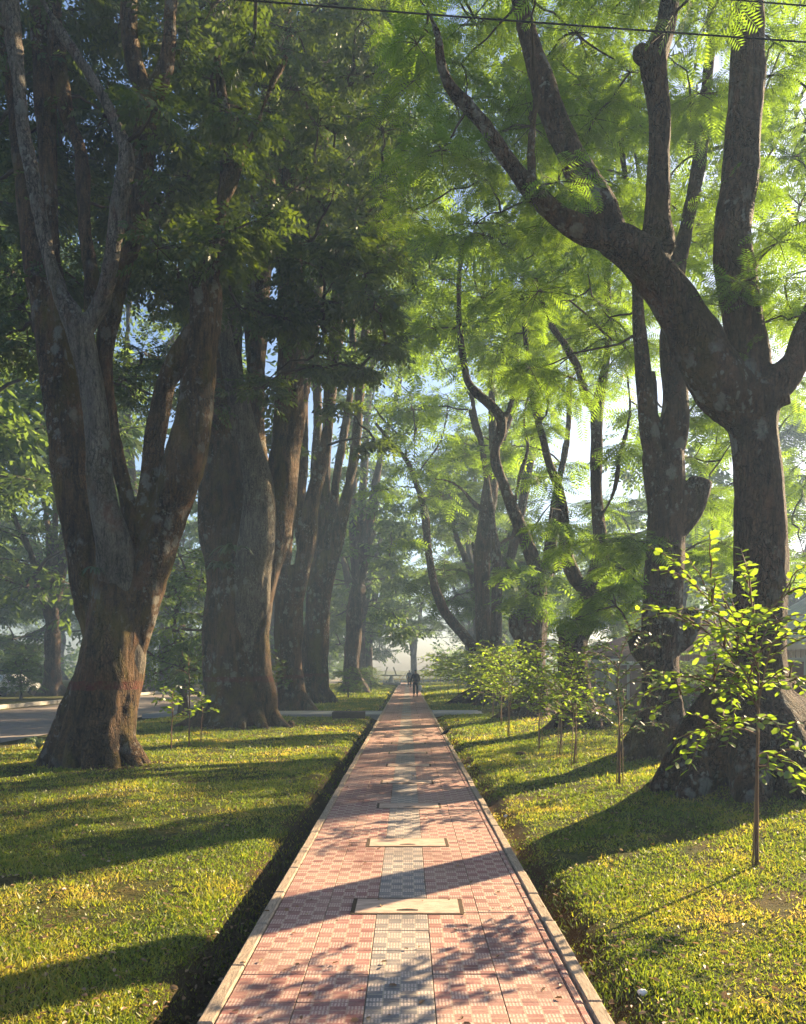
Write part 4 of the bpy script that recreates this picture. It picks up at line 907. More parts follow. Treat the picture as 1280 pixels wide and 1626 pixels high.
tips = [tp(1035, 905, 6.3, X0, Y0, z0, .72), tp(1010, 985, 6.0, X0, Y0, z0, .66), tp(1100, 940, 6.8, X0, Y0, z0, .8), tp(1180, 900, 6.5, X0, Y0, z0, .9), tp(1290, 930, 6.4, X0, Y0, z0, .9), tp(1330, 1010, 6.2, X0, Y0, z0, .8),
        tp(1030, 1140, 6.2, X0, Y0, z0, .62), tp(1100, 1100, 5.9, X0, Y0, z0, .6), tp(1290, 1110, 6.8, X0, Y0, z0, .66), tp(1255, 1190, 5.9, X0, Y0, z0, .55), tp(1120, 1180, 6.9, X0, Y0, z0, .55), tp(1300, 1285, 6.0, X0, Y0, z0, .38), tp(1270, 1250, 5.8, X0, Y0, z0, .42), tp(1070, 1215, 6.2, X0, Y0, z0, .5), tp(1150, 1010, 5.8, X0, Y0, z0, .75), tp(1240, 1000, 7.0, X0, Y0, z0, .8)]
r_ = np.random.default_rng(77)
for k in range(6):
    tips.append(tp(r_.uniform(1060, 1330), r_.uniform(940, 1200), r_.uniform(5.8, 7.1), X0, Y0, z0, r_.uniform(.55, .92)))
sapling('nearest sapling at the right edge, bushy with glowing round leaves and a split stake', X0, Y0, 2.25, tips, .085, .046, 101, singles=290, sub=4, first=.62, stakes=1)
def rtips(n, H, rr, r, z0=.45, up=.25):
    out = []
    for k in range(n):
        a = k * 2.4 + r.uniform(-.3, .3); zf = z0 + (1 - z0) * (k / n); q = rr * r.uniform(.6, 1.1) * (1.1 - .35 * zf); out.append((math.cos(a) * q, math.sin(a) * q, H * zf + up * r.uniform(.2, 1.2), zf))
    return out
rs = np.random.default_rng(55)
spec = [(983, 10.7, 2.0, .62, 11, .07, .05, 'dark_leaf', 'dark bluish sapling standing before the stout right tree', 0),
        (911, 13.3, 1.95, .85, 14, .085, .055, 'sap_leaf', 'sunlit yellow-green sapling with round leaves on two thin stakes', 280),
        (888, 14.6, 1.6, .7, 9, .085, .06, 'sap_leaf', 'forked sapling just left of the brightest sapling', 0),
        (857, 16.2, 1.9, .8, 11, .09, .06, 'sap_leaf', 'slim double-stemmed sapling, third from the brightest one', 0),
        (808, 19.4, 2.0, .95, 13, .10, .07, 'sap_leaf', 'bushy green sapling above the small brown stone', 0),
        (797, 22.5, 2.2, 1.1, 14, .11, .075, 'sap_leaf', 'dense sapling in the row beside the black bird', 0),
        (783, 26.0, 2.2, 1.2, 14, .12, .085, 'sap_leaf', 'leafy sapling at the near edge of the crossing path', 0),
        (768, 33.0, 2.3, 1.3, 14, .13, .10, 'sap_leaf', 'bushy sapling just past the crossing path', 0),
        (750, 38.0, 2.4, 1.4, 14, .15, .12, 'sap_leaf', 'pale green sapling before the leaning tree', 0),
        (728, 43.0, 2.3, 1.5, 14, .17, .13, 'sap_leaf', 'light sapling level with the walking man', 0),
        (712, 49.0, 2.5, 1.6, 14, .19, .15, 'sap_leaf', 'sunny sapling right of the path beyond the walking man', 0),
        (700, 57.0, 2.4, 1.7, 14, .22, .17, 'sap_leaf', 'farthest pale sapling at the right path edge', 0)]
for k, (px, Y, H, rr, nb, size, step, mt, lab, sg) in enumerate(spec):
    sapling(lab, Y * (px - 647) / F, Y, H, rtips(int(nb * 1.6), H, rr * 1.1, rs, .32), size * .95, step * .6, 200 + k, mt, stakes=2 if k < 4 else 1, singles=sg, sub=3)
# left saplings by the second tree
for k, (px, Y, H, lab) in enumerate([(272, 17.0, 1.35, 'low sunlit sapling with narrow leaves between the left trees'), (300, 17.6, 2.15, 'tallest dark sapling at the foot of the second left tree'), (319, 18.6, 1.25, 'shortest bright-topped sapling left of the second tree')]):
    r = np.random.default_rng(300 + k); sapling(lab, Y * (px - 647) / F, Y, H, rtips(8, H, .42, r, .55, .1), .13, .05, 310 + k, 'dark_leaf' if k == 1 else 'sap_leaf', stakes=0, sub=1, first=.75, group='young saplings on the left lawn')
sapling('leafy shoot growing against the third left tree', 30.5 * (440 - 647) / F, 30.5, 2.2, rtips(10, 2.2, .5, rs), .2, .09, 341, 'leaf', stakes=0, group='young saplings on the left lawn')

# strap-leaved plant beyond the nearest left trunk, epiphytes on trunks
def strap_plant(label, loc, n, L, w, mat, seed, name='strap_leaf_plant', hang=0):
    r = np.random.default_rng(seed); t = thing(name, label, 'plant', loc)
    for k in range(n):
        a = r.uniform(0, 6.28); ll = L * r.uniform(.7, 1.2); q = r.uniform(.35, .9); V = []; 
        for s in np.linspace(0, 1, 6):
            rr = q * ll * s; z = ll * (s * (1.1 - hang) - s * s * (.75 + .3 * q)); ww = w * math.sin(math.pi * (.1 + .85 * s)) ** .7
            for g in (-1, 1): V.append((math.cos(a) * rr - math.sin(a) * ww * g / 2, math.sin(a) * rr + math.cos(a) * ww * g / 2, z))
        mesh_np('leaf', V, [np.array([(2 * i_, 2 * i_ + 1, 2 * i_ + 3, 2 * i_ + 2) for i_ in range(5)])], M[mat], t, rnd=[r.uniform(.2, .8)] * 5)
    return t
GM = 'misty trees closing the far distance'
for k, (x, y, s, lab) in enumerate([(-15, 126, 1.1, 'misty tree left of the path end, behind the crossbar stand'), (17, 132, 1.2, 'wide misty tree beyond the sunny shrubs'), (30, 138, 1.2, 'misty tree far behind the pollarded trees'), (42, 128, 1.2, 'misty tree far behind the stout right tree'), (55, 120, 1.2, 'misty tree far off at the right edge'),
        (-28, 150, 1.3, 'misty tree behind the white pole'), (-42, 140, 1.3, 'misty tree far left of the white pole'), (-56, 122, 1.3, 'misty tree above the far verge on the left'), (-62, 100, 1.3, 'misty tree far behind the left railing'), (-50, 85, 1.2, 'blue-green tree behind the white car'), (-42, 74, 1.15, 'blue-green tree between the car and the nearest trunk'),
        (10.5, 84, .95, 'hazy tree behind the slim bent stems on the right'), (17, 98, 1.0, 'hazy tree seen between the pollarded trees'), (29, 84, 1.0, 'hazy tree seen left of the stout right tree'), (40, 96, 1.1, 'hazy tree seen under the big forked limb'), (-12.5, 100, 1.1, 'hazy tree on the near verge of the road, far off')]):
    place((pC, pB, pA)[k % 3], x, y, k * 1.9 + .6, s, lab, GM)
UL = ['low hazy shrub across the road by the left edge tree', 'hazy shrub on the far verge behind the white car', 'hazy shrub left of the nearest left trunk, across the road', 'tall hazy shrub in the grove above the white car', 'hazy shrub seen between the two biggest left trees', 'hazy shrub near the white pole', 'blue shrub deep in the grove at far left', 'pale shrub behind the white pole', 'faint shrub at the far road verge',
      'hazy shrub behind the pollarded trees near the wall end', 'hazy shrub seen under the bright sapling leaves', 'hazy shrub beyond the gateway', 'faint shrub right of the path behind the leaning tree', 'faint shrub left of the crossbar stand', 'faint shrub behind the crossbar stand', 'faint shrub right of the low yellow rail', 'dim shrub at the left edge behind the railing']
for k, (x, y, s) in enumerate([(-21, 52, .5), (-24, 60, .55), (-28, 56, .6), (-32, 62, .65), (-20.5, 76, .6), (-25, 84, .7), (-37, 66, .7), (-30, 84, .75), (-20.5, 98, .7), (13, 60, .6), (17, 72, .7), (24, 66, .7), (12, 92, .7), (-12, 112, .7), (-10, 118, .5), (9.5, 112, .5), (-42, 58, .8)]):
    o = place(pD, x, y, k * 1.3, s, UL[k], 'shrubs in the hazy undergrowth'); o['category'] = 'shrub'
# undergrowth that closes the horizon: nobody could count it
r = np.random.default_rng(808); tps, tds = [], []
for (x0, x1, y0, y1, n, hh) in ((-80, -9, 126, 150, 1700, 7), (5, 80, 126, 150, 1700, 7), (-74, -50, 40, 126, 1300, 7), (28, 60, 70, 126, 700, 5)):
    q = np.stack([r.uniform(x0, x1, n), r.uniform(y0, y1, n), r.uniform(0, 1, n)], 1); q[:, 2] = q[:, 2] ** .8 * hh * (.65 + .45 * v2(q[:, 0], q[:, 1], .12, 31)); tps.append(q)
tps = np.vstack(tps); th = sprays_mesh('thicket', 'coarse', tps, r.normal(0, 1, tps.shape), r.uniform(1.2, 2.4, len(tps)), M['far_leaf'], None, (0, 0, 0)); tag(th, 'misty low thicket closing the horizon behind the far trees', 'thicket')
p = P(62, 1190, 17.2); strap_plant('dark strap-leaved plant in the grass left of the nearest big trunk', (p[0], 17.2, float(ground_z(p[0], 17.2))), 26, .7, .05, 'dark_leaf', 5)
for k, (px, py, Y, n, L, lab, d) in enumerate([(150, 905, 13.6, 14, .42, 'small fern growing in the fork of the nearest left tree', .4), (352, 905, 22.4, 26, 1.0, 'dark epiphyte tuft on the side of the second left tree', .2), (372, 875, 22.3, 18, .9, 'upper leafy tuft on the second left tree', .3), (840, 968, 24.6, 34, 1.0, 'dark vine tuft over the pollarded tree head', .3)]):
    strap_plant(lab, P(px, py, Y), n, L, .09 if k else .05, 'dark_leaf', 20 + k, 'epiphyte', d)

# ------------------------------------------------------------------ grass
def mat_grass():
    t = NT('grass_blade'); a = t.n('ShaderNodeAttribute', attribute_name='rnd').outputs['Fac']; p = t.pos()
    dry = t.ramp(t.noise(.6, 5, .65, p), [(.49, .0), (.69, .55)])
    col = t.ramp(t.math('ADD', a, dry), [(.05, (.045, .075, .010)), (.45, (.118, .155, .016)), (.75, (.235, .215, .03)), (1.0, (.35, .245, .08))])
    d = t.n('ShaderNodeBsdfDiffuse'); t.put(d.inputs[0], col); tr = t.n('ShaderNodeBsdfTranslucent'); t.put(tr.inputs[0], t.mix(1.0, col, (2.2, 2.3, 1.2), 'MULTIPLY'))
    mx = t.n('ShaderNodeMixShader'); mx.inputs[0].default_value = .5; t.put(mx.inputs[1], d); t.put(mx.inputs[2], tr)
    g = t.n('ShaderNodeBsdfGlossy'); g.inputs['Roughness'].default_value = .45; mx2 = t.n('ShaderNodeMixShader'); mx2.inputs[0].default_value = .035; t.put(mx2.inputs[1], mx); t.put(mx2.inputs[2], g)
    t.t.links.new(mx2.outputs[0], t.out.inputs[0]); return t.m
M['grass'] = mat_grass()
def grass(name, xa, xb, ya, yb, n, seed, h0, label):
    r = np.random.default_rng(seed)
    u = r.uniform(0, 1, n * 2); Y = 1 / (1 / ya + (1 / yb - 1 / ya) * u)      # denser near the camera
    X = r.uniform(xa, xb, n * 2)
    keep = (np.abs(X) < Y * .62 + 1.0) & ((X < XL - .02) | (X > XR + .02)); keep &= ~((Y > 28.8) & (Y < 31.4)); keep &= X > -9.6
    dens = .55 + .65 * v2(X, Y, 1.3, 12) + .45 * v2(X, Y, 5, 13)
    dens = np.where((X < -1) & (X > -1.38), dens * .35, dens); dens = np.where((X > 1) & (X < 1.3), dens * .5, dens)
    for (tx, ty, rr, l) in TREE_SPOTS: dens = dens * (1 - .8 * np.exp(-((X - tx) ** 2 + (Y - ty) ** 2) / (rr * rr * .5)))
    keep &= r.uniform(0, 1, n * 2) < dens; X, Y = X[keep][:n], Y[keep][:n]; m = len(X); Z = ground_z(X, Y)
    sc = (.75 + np.minimum(Y, 34) * .045 + np.maximum(Y - 34, 0) * .02) * r.uniform(.6, 1.3, m); h = h0 * sc * (1 + .5 * v2(X, Y, 2.2, 15)) * r.choice([.7, 1.0, 1.5], m, p=[.45, .4, .15]); w = .0088 * sc * (.6 + Y * .03)
    a = r.uniform(0, 6.283, m); ln = r.uniform(.25, 1.5, m); b2 = r.uniform(0, 6.283, m)
    d = np.stack([np.cos(a), np.sin(a)], 1); s = np.stack([np.cos(b2), np.sin(b2)], 1)
    base = np.stack([X, Y, Z - .004], 1); V = np.empty((m, 3, 3))
    V[:, 0] = base; V[:, 0, :2] -= s * w[:, None]; V[:, 1] = base; V[:, 1, :2] += s * w[:, None]
    V[:, 2] = base; V[:, 2, :2] += d * (h * ln * .8)[:, None]; V[:, 2, 2] += h / np.sqrt(1 + ln * ln * .5)
    rn = np.clip(r.normal(.40, .15, m) + .12 * v2(X, Y, 3, 19), 0, .99)
    o = mesh_np(name, V.reshape(-1, 3), [np.arange(m * 3).reshape(-1, 3)], M['grass'], None, rnd=rn, kind='stuff'); tag(o, label, 'grass'); return o
grass('grass', -9.6, XL, 3.2, 34, 325000, 1, .029, 'patchy sunlit lawn grass left of the path')
grass('grass', XR, 9.0, 3.2, 34, 325000, 2, .031, 'patchy sunlit lawn grass right of the path')
grass('grass', -9.6, XL, 33, 92, 50000, 3, .04, 'distant lawn grass left of the path beyond the crossing')
grass('grass', XR, 9.0, 33, 92, 50000, 4, .04, 'distant lawn grass right of the path beyond the crossing')
# fallen leaves and litter: small curled pieces
def litter(n, seed):
    r = np.random.default_rng(seed); Y = 1 / (1 / 3.4 + (1 / 22 - 1 / 3.4) * r.uniform(0, 1, n)); X = r.uniform(-5, 6, n)
    keep = ((X < XL - .05) | (X > XR + .03)) & (np.abs(X) < Y * .6 + .5); keep |= (X > XL) & (X < XR) & (r.uniform(0, 1, n) < .12); X, Y = X[keep], Y[keep]; m = len(X)
    Z = np.where((X > XL) & (X < XR), .008, ground_z(X, Y) + .03); T, Fl = leafT(); T = T * np.array([1, .9, 3]); R = rot_frames(r.normal(0, 1, (m, 3)) * np.array([1, 1, .25]), np.array([0, 0, 1.0]) + r.normal(0, .35, (m, 3))); sc = r.uniform(.015, .05, m)
    V = np.einsum('nij,kj->nki', R, T) * sc[:, None, None] + np.stack([X, Y, Z], 1)[:, None, :]
    o = mesh_np('fallen_leaves', V.reshape(-1, 3), [(np.array(Fl)[None] + (np.arange(m) * 6)[:, None, None]).reshape(-1, 4)], M['litter'], None, rnd=np.repeat(r.uniform(0, 1, m), 2), kind='stuff'); tag(o, 'scattered dry fallen leaves on the grass and path', 'fallen leaves')
M['litter'] = mat_leaf('dry_leaf', [(.1, (.10, .05, .02)), (.5, (.24, .13, .06)), (.9, (.32, .24, .15))], (.3, .2, .08), .25, .04)
litter(5500, 4)

# ------------------------------------------------------------------ wall, houses behind it
M['wall_red'] = mat_simple('wine_plaster', (.19, .085, .075), .9, .25, 1.2)
M['white_conc'] = mat_simple('pale_concrete', (.45, .43, .40), .85, .2, 4)
M['roof'] = mat_simple('roof_tile', (.30, .14, .10), .85, .3, 6)
M['plaster'] = mat_simple('cream_plaster', (.52, .48, .38), .85, .12, 2)
M['metal'] = mat_simple('dark_iron', (.05, .05, .05), .5, .2, 10, metal=.6)
M['grey_metal'] = mat_simple('grey_metal', (.28, .29, .29), .5, .2, 10, metal=.4)
wall = thing('boundary_wall', 'wine-red boundary wall with pale posts and coping behind the right trees', 'wall', (9.3, 0, 0))
wy = 8.0; first_p = first_q = first_c = None
while wy < 43:
    L = 2.35
    if first_p is None:
        first_p = MB().box((0, 0, 0), (.14, L - .22, 1.9), 0, .01).build('panel', M['wall_red'], wall); first_q = MB().box((0, 0, 0), (.24, .21, 2.1), 0, .015).build('post', M['white_conc'], wall); first_c = MB().box((0, 0, 0), (.26, L - .22, .09), 0, .01).build('coping', M['white_conc'], wall); a_, b_, c_ = first_p, first_q, first_c
    else:
        a_, b_, c_ = first_p.copy(), first_q.copy(), first_c.copy()
        for o in (a_, b_, c_): C.objects.link(o)
    a_.location = (0, wy + L / 2, .93); b_.location = (0, wy, .98); c_.location = (0, wy + L / 2, 1.93); wy += L
sp = MB()
for k in range(150):
    y = 8.2 + k * .23; sp.tube([(9.3, y, 1.97), (9.3, y, 2.2)], [.012, .002], 4)
sp_o = sp.build('spikes', M['metal'], wall, kind='stuff', loc=(-9.3, 0, 0))
def house(label, loc, rz, w, d, h, rh, wallm, roofm, wins=2):
    t = thing('house', label, 'house', loc, rz)
    MB().box((0, 0, h / 2), (w, d, h)).build('wall', wallm, t)
    mb = MB(); o_ = .5
    mb.add([(-w / 2 - o_, -d / 2 - o_, h - .1), (w / 2 + o_, -d / 2 - o_, h - .1), (w / 2 + o_, d / 2 + o_, h - .1), (-w / 2 - o_, d / 2 + o_, h - .1), (0, -d / 2 - o_, h + rh), (0, d / 2 + o_, h + rh),
            (-w / 2 - o_, -d / 2 - o_, h - .25), (w / 2 + o_, -d / 2 - o_, h - .25), (w / 2 + o_, d / 2 + o_, h - .25), (-w / 2 - o_, d / 2 + o_, h - .25)],
           [(0, 4, 5, 3), (1, 2, 5, 4), (6, 7, 8, 9)[::-1], (0, 1, 4), (2, 3, 5), (6, 7, 1, 0), (7, 8, 2, 1), (8, 9, 3, 2), (9, 6, 0, 3)])
    rf = mb.build('roof', roofm, t)
    for k in range(int((d + 1) / .45)):   # rows of tiles as raised ridges
        pass
    fz = None
    for sx in (-1, 1):
        n = int(d / .3); 
        mb = MB()
        for q in range(n):
            y = -d / 2 - o_ + (q + .5) * (d + 2 * o_) / n; mb.tube([(sx * (w / 2 + o_), y, h - .07), (0, y, h + rh + .03)], [.07, .07], 5)
        mb.build('tile_ridges', roofm, rf, kind='stuff')
    for k in range(wins):
        x = (k - (wins - 1) / 2) * w / wins
        f_ = MB().box((x, -d / 2 - .03, h * .55), (1.2, .08, 1.2), 0, .01).build('window', M['white_conc'], t)
        MB().box((x, -d / 2 - .075, h * .55), (1.0, .03, 1.0)).build('pane', M['glass'], f_)
M['glass'] = mat_simple('window_glass', (.04, .05, .06), .15, .1, 3)
house('low house with a pink-tiled roof behind the wall, left of the stout right tree', (13.5, 37, 0), rad(8), 7, 6, 2.6, 1.3, M['wall_red'], M['roof'])
house('cream gabled house behind the wall between the two right trees', (13.8, 22, 0), rad(5), 5, 6, 2.5, 1.6, M['plaster'], M['white_conc'])
gate = thing('gate_posts', 'pale grey gateway in the wall beyond the bright sapling', 'gate', (8.9, 34, 0), rad(90))
for s in (-1, 1): MB().box((s * 1.1, 0, 1.0), (.25, .25, 2.0), 0, .02).build('post', M['white_conc'], gate)
MB().box((0, 0, 2.08), (2.7, .5, .16), 0, .02).build('lintel', M['white_conc'], gate)
MB().box((0, 0, .9), (1.9, .06, 1.75), 0, .01).build('door', M['grey_metal'], gate)

# ------------------------------------------------------------------ things on the left: railing, car, bench, pole
rail = thing('railing', 'dark slatted metal railing at the far left behind the road', 'railing', (-27.0, 44, 0), rad(20))
f0 = None
for k in range(24):
    if f0 is None: f0 = MB().box((0, 0, .9), (.09, .03, 1.7)).build('bar', M['grey_metal'], rail); o = f0
    else: o = f0.copy(); C.objects.link(o)
    o.location = (-2.4 + k * .2, 0, 0)
for z in (.3, 1.6): MB().box((0, .035, z), (5.0, .03, .06)).build('rail', M['grey_metal'], rail)
car = thing('parked_car', 'white car mostly hidden behind bushes at the left edge', 'car', (-26.2, 49.5, -.02), rad(75))
M['carpaint'] = mat_simple('white_car_paint', (.72, .73, .75), .25, .03, 2, bump=0)
prof = [(-2.1, .3), (-2.1, .75), (-1.9, .9), (-1.45, .95), (-.95, 1.38), (.55, 1.4), (1.15, .98), (1.95, .82), (2.1, .6), (2.1, .3)]
mb = MB(); n = len(prof); V = []
for y, k in ((-.82, 1), (-.86, .98), (.86, .98), (.82, 1)): V += [(x * (1 if k == 1 else .995), y * (.86 if z > 1.2 else 1), z) for x, z in prof]
mb.add(V, [tuple(range(n))[::-1]] + [(r_ * n + i_, r_ * n + (i_ + 1) % n, (r_ + 1) * n + (i_ + 1) % n, (r_ + 1) * n + i_) for r_ in range(3) for i_ in range(n)] + [tuple(3 * n + i_ for i_ in range(n))])
mb.build('body', M['carpaint'], car)
for s in (-1, 1): MB().add([(-.9, s * .77, 1.0), (.95, s * .80, 1.0), (.5, s * .745, 1.32), (-.85, s * .745, 1.32)], [(0, 1, 2, 3)]) 
for s in (-1, 1):
    mb = MB(); mb.box((-.15, s * .845, 1.1), (1.5, .02, .26)); mb.build('side_window', M['glass'], car)
w0 = None
for x in (-1.3, 1.3):
    for s in (-1, 1):
        if w0 is None: w0 = MB().tube([(0, -.1, 0), (0, .1, 0)], [.32, .32], 18).build('wheel', M['black'], car); o = w0
        else: o = w0.copy(); C.objects.link(o)
        o.location = (x, s * .82, .32)
p = P(303, 1090, 75); zb = float(ground_z(p[0], 75))
pole = thing('utility_pole', 'slim white pole across the road in blue haze between the big left trees', 'pole', (p[0], 75, zb))
MB().tube([(0, 0, 0), (0, 0, 9.2)], [.13, .09], 10).build('shaft', M['white_conc'], pole, True)
MB().box((0, 0, 8.8), (1.3, .1, .1)).build('crossarm', M['white_conc'], pole)
for x in (-.55, 0, .55): MB().tube([(x, 0, 8.85), (x, 0, 9.05)], [.05, .03], 8).build('insulator', M['glass'], pole)
def cable(label, a, b_, sag, r, name='overhead_cable'):
    a = np.array(a); b_ = np.array(b_); s = np.linspace(0, 1, 24)[:, None]; pts = a * (1 - s) + b_ * s - np.array([0, 0, sag]) * 4 * s * (1 - s)
    o = MB().tube(pts, [r] * 24, 5).build(name, M['cable'], None, True); return tag(o, label, 'cable', 'overhead cables')
M['cable'] = mat_simple('black_cable', (.012, .012, .014), .6, .1, 5)
M['cable_pale'] = mat_simple('grey_cable', (.3, .29, .27), .6, .1, 5)
cable('black overhead cable crossing the whole top of the view', P(-100, -40, 7.6), P(1500, 82, 7.6), .02, .009)
cable('black overhead cable cutting the top right corner', P(900, -22, 7.6), P(1500, 27, 7.6), .0, .008)
for (a, b_, lab) in (((200, 905, 40), (p[0] / 75 * F + 647 + 6, 950, 75), 'upper thin wire sagging between the big left trees'), ((200, 930, 40), (p[0] / 75 * F + 647 + 6, 985, 75), 'lower thin wire sagging between the big left trees'), ((-60, 810, 36), (130, 860, 48), 'thin wire across the tree at the left edge'), ((20, 1015, 36), (110, 960, 46), 'slack wire slanting up across the left edge tree'),
                 ((560, 985, 60), (800, 1002, 62), 'upper thin cable sagging over the path end'), ((560, 1000, 60), (800, 1010, 62), 'lower thin cable sagging over the path end')):
    cable(lab, P(*a), P(*b_), .35, .022)
# handled cover box by the left edge of the path
p = P(554, 1136, 28.2); z0 = float(ground_z(p[0], 28.0))
cv = thing('inspection_cover', 'raised dark concrete inspection cover with a loop handle on the left lawn', 'inspection cover', (p[0] + .02, 28.0, z0), rad(2))
M['dark_conc'] = mat_simple('dark_concrete', (.075, .06, .05), .85, .3, 5)
MB().box((0, 0, .13), (1.2, .9, .24), 0, .02).build('slab', M['dark_conc'], cv)
MB().box((0, 0, .02), (1.05, .78, .1)).build('chamber', M['concrete'], cv)
a_ = np.linspace(0, math.pi, 9); MB().tube([(math.cos(q) * .09, -.1, .24 + math.sin(q) * .09) for q in a_], [.014] * 9, 6).build('handle', M['metal'], cv, True)
# far end: pedestal with tilted boards, low yellow rail
p = P(622, 1090, 84); fe = thing('pump_stand', 'hazy concrete stand with a crossbar and tilted board left of the path end', 'stand', (p[0], 84, -.05))
MB().box((0, 0, .14), (2.0, 1.0, .28), 0, .03).build('plinth', M['concrete'], fe); MB().tube([(-.1, 0, .26), (0, 0, 1.06)], [.42, .14], 10).build('column', M['white_conc'], fe); MB().box((0, 0, 1.1), (2.2, .3, .1)).build('crossbar', M['grey_metal'], fe)
for k, (x, a) in enumerate(((-.62, .3), (.35, -.35))): MB().box((0, 0, 0), (.12, .14, .95)).build('brace', M['grey_metal'], fe, loc=(x, 0, 1.57)).rotation_euler = (0, a, 0)
rl = thing('low_rail', 'pale yellow low rail across the far end of the path', 'rail', (0, 101, 0))
M['yellow'] = mat_simple('yellow_paint', (.62, .5, .2), .6, .1, 5)
q0 = None
for k in range(13):
    if q0 is None: q0 = MB().box((0, 0, .45), (.1, .1, .9)).build('post', M['yellow'], rl); o = q0
    else: o = q0.copy(); C.objects.link(o)
    o.location = (-6 + k * 1.0, 0, 0)
for z in (.85, .4): MB().box((0, -.07, z), (12.2, .05, .1)).build('rail', M['yellow'], rl)
# stone, roots bits
def rock(label, px, Y, s, mat, seed, name='stone'):
    r = np.random.default_rng(seed); X = Y * (px - 647) / F; th, ph = np.meshgrid(np.linspace(0, 2 * math.pi, 13)[:-1], np.linspace(.05, math.pi - .05, 8)); d = np.stack([np.cos(th) * np.sin(ph), np.sin(th) * np.sin(ph), np.cos(ph)], -1).reshape(-1, 3)
    V = d * np.array(s) * (1 + .22 * vnoise(d * 2.2 + seed))[:, None]; Fq = [(r_ * 12 + c_, r_ * 12 + (c_ + 1) % 12, (r_ + 1) * 12 + (c_ + 1) % 12, (r_ + 1) * 12 + c_) for r_ in range(7) for c_ in range(12)]
    o = mesh_np(name, V, [np.array(Fq)], mat, None, smooth=True, loc=(X, Y, float(ground_z(X, Y)) + s[2] * .4)); return tag(o, label, name.replace('_', ' '))
rock('small flat brown stone in the grass left of the slim saplings', 827, 15.2, (.11, .08, .045), M['dirt'], 1)
rock('small stump beside the foot of the second left tree', 385, 22.0, (.12, .12, .2), M['bark_left'], 2, 'stump')
rock('low root stump at the right foot of the second left tree', 462, 23.0, (.12, .1, .14), M['bark_left'], 3, 'stump')
M['paper'] = mat_simple('white_paper', (.7, .7, .68), .8, .1, 5)
for k, (px, Y, lab) in enumerate([(803, 9.35, 'crumpled white paper scrap at the right path edge'), (1020, 4.15, 'small white paper scrap low in the right grass'), (745, 14.2, 'white scrap near the right kerb, farther along')]):
    rock(lab, px, Y, (.028, .022, .02), M['paper'], 9 + k, 'paper_scrap')

# ------------------------------------------------------------------ people and bird
def skin_body(name, joints, edges, mat, parent, sub=2, root=0):
    me = bpy.data.meshes.new(name); me.from_pydata([j[:3] for j in joints], edges, []); o = bpy.data.objects.new(name, me); C.objects.link(o)
    m = o.modifiers.new('s', 'SKIN'); m.use_smooth_shade = True
    for k, j in enumerate(joints):
        rr = j[3]; me.skin_vertices[0].data[k].radius = (rr, rr) if np.isscalar(rr) else rr
    me.skin_vertices[0].data[root].use_root = True
    s = o.modifiers.new('u', 'SUBSURF'); s.levels = s.render_levels = sub
    dg = bpy.context.evaluated_depsgraph_get(); nm = bpy.data.meshes.new_from_object(o.evaluated_get(dg)); bpy.data.objects.remove(o); nm.name = name; nm.materials.clear(); nm.materials.append(mat)
    nm.polygons.foreach_set('use_smooth', np.ones(len(nm.polygons), bool)); return link(name, nm, parent)
M['skin'] = mat_simple('skin', (.16, .085, .055), .6, .1, 10)
M['shirt'] = mat_simple('dark_shirt', (.022, .022, .035), .9, .2, 8)
M['trousers'] = mat_simple('dark_trousers', (.018, .018, .024), .9, .2, 8)
M['shirt2'] = mat_simple('blue_grey_shirt', (.05, .06, .09), .9, .2, 8)
M['hair'] = mat_simple('black_hair', (.01, .01, .01), .7, .2, 20)
M['shoe'] = mat_simple('shoe', (.02, .018, .016), .6, .2, 10)
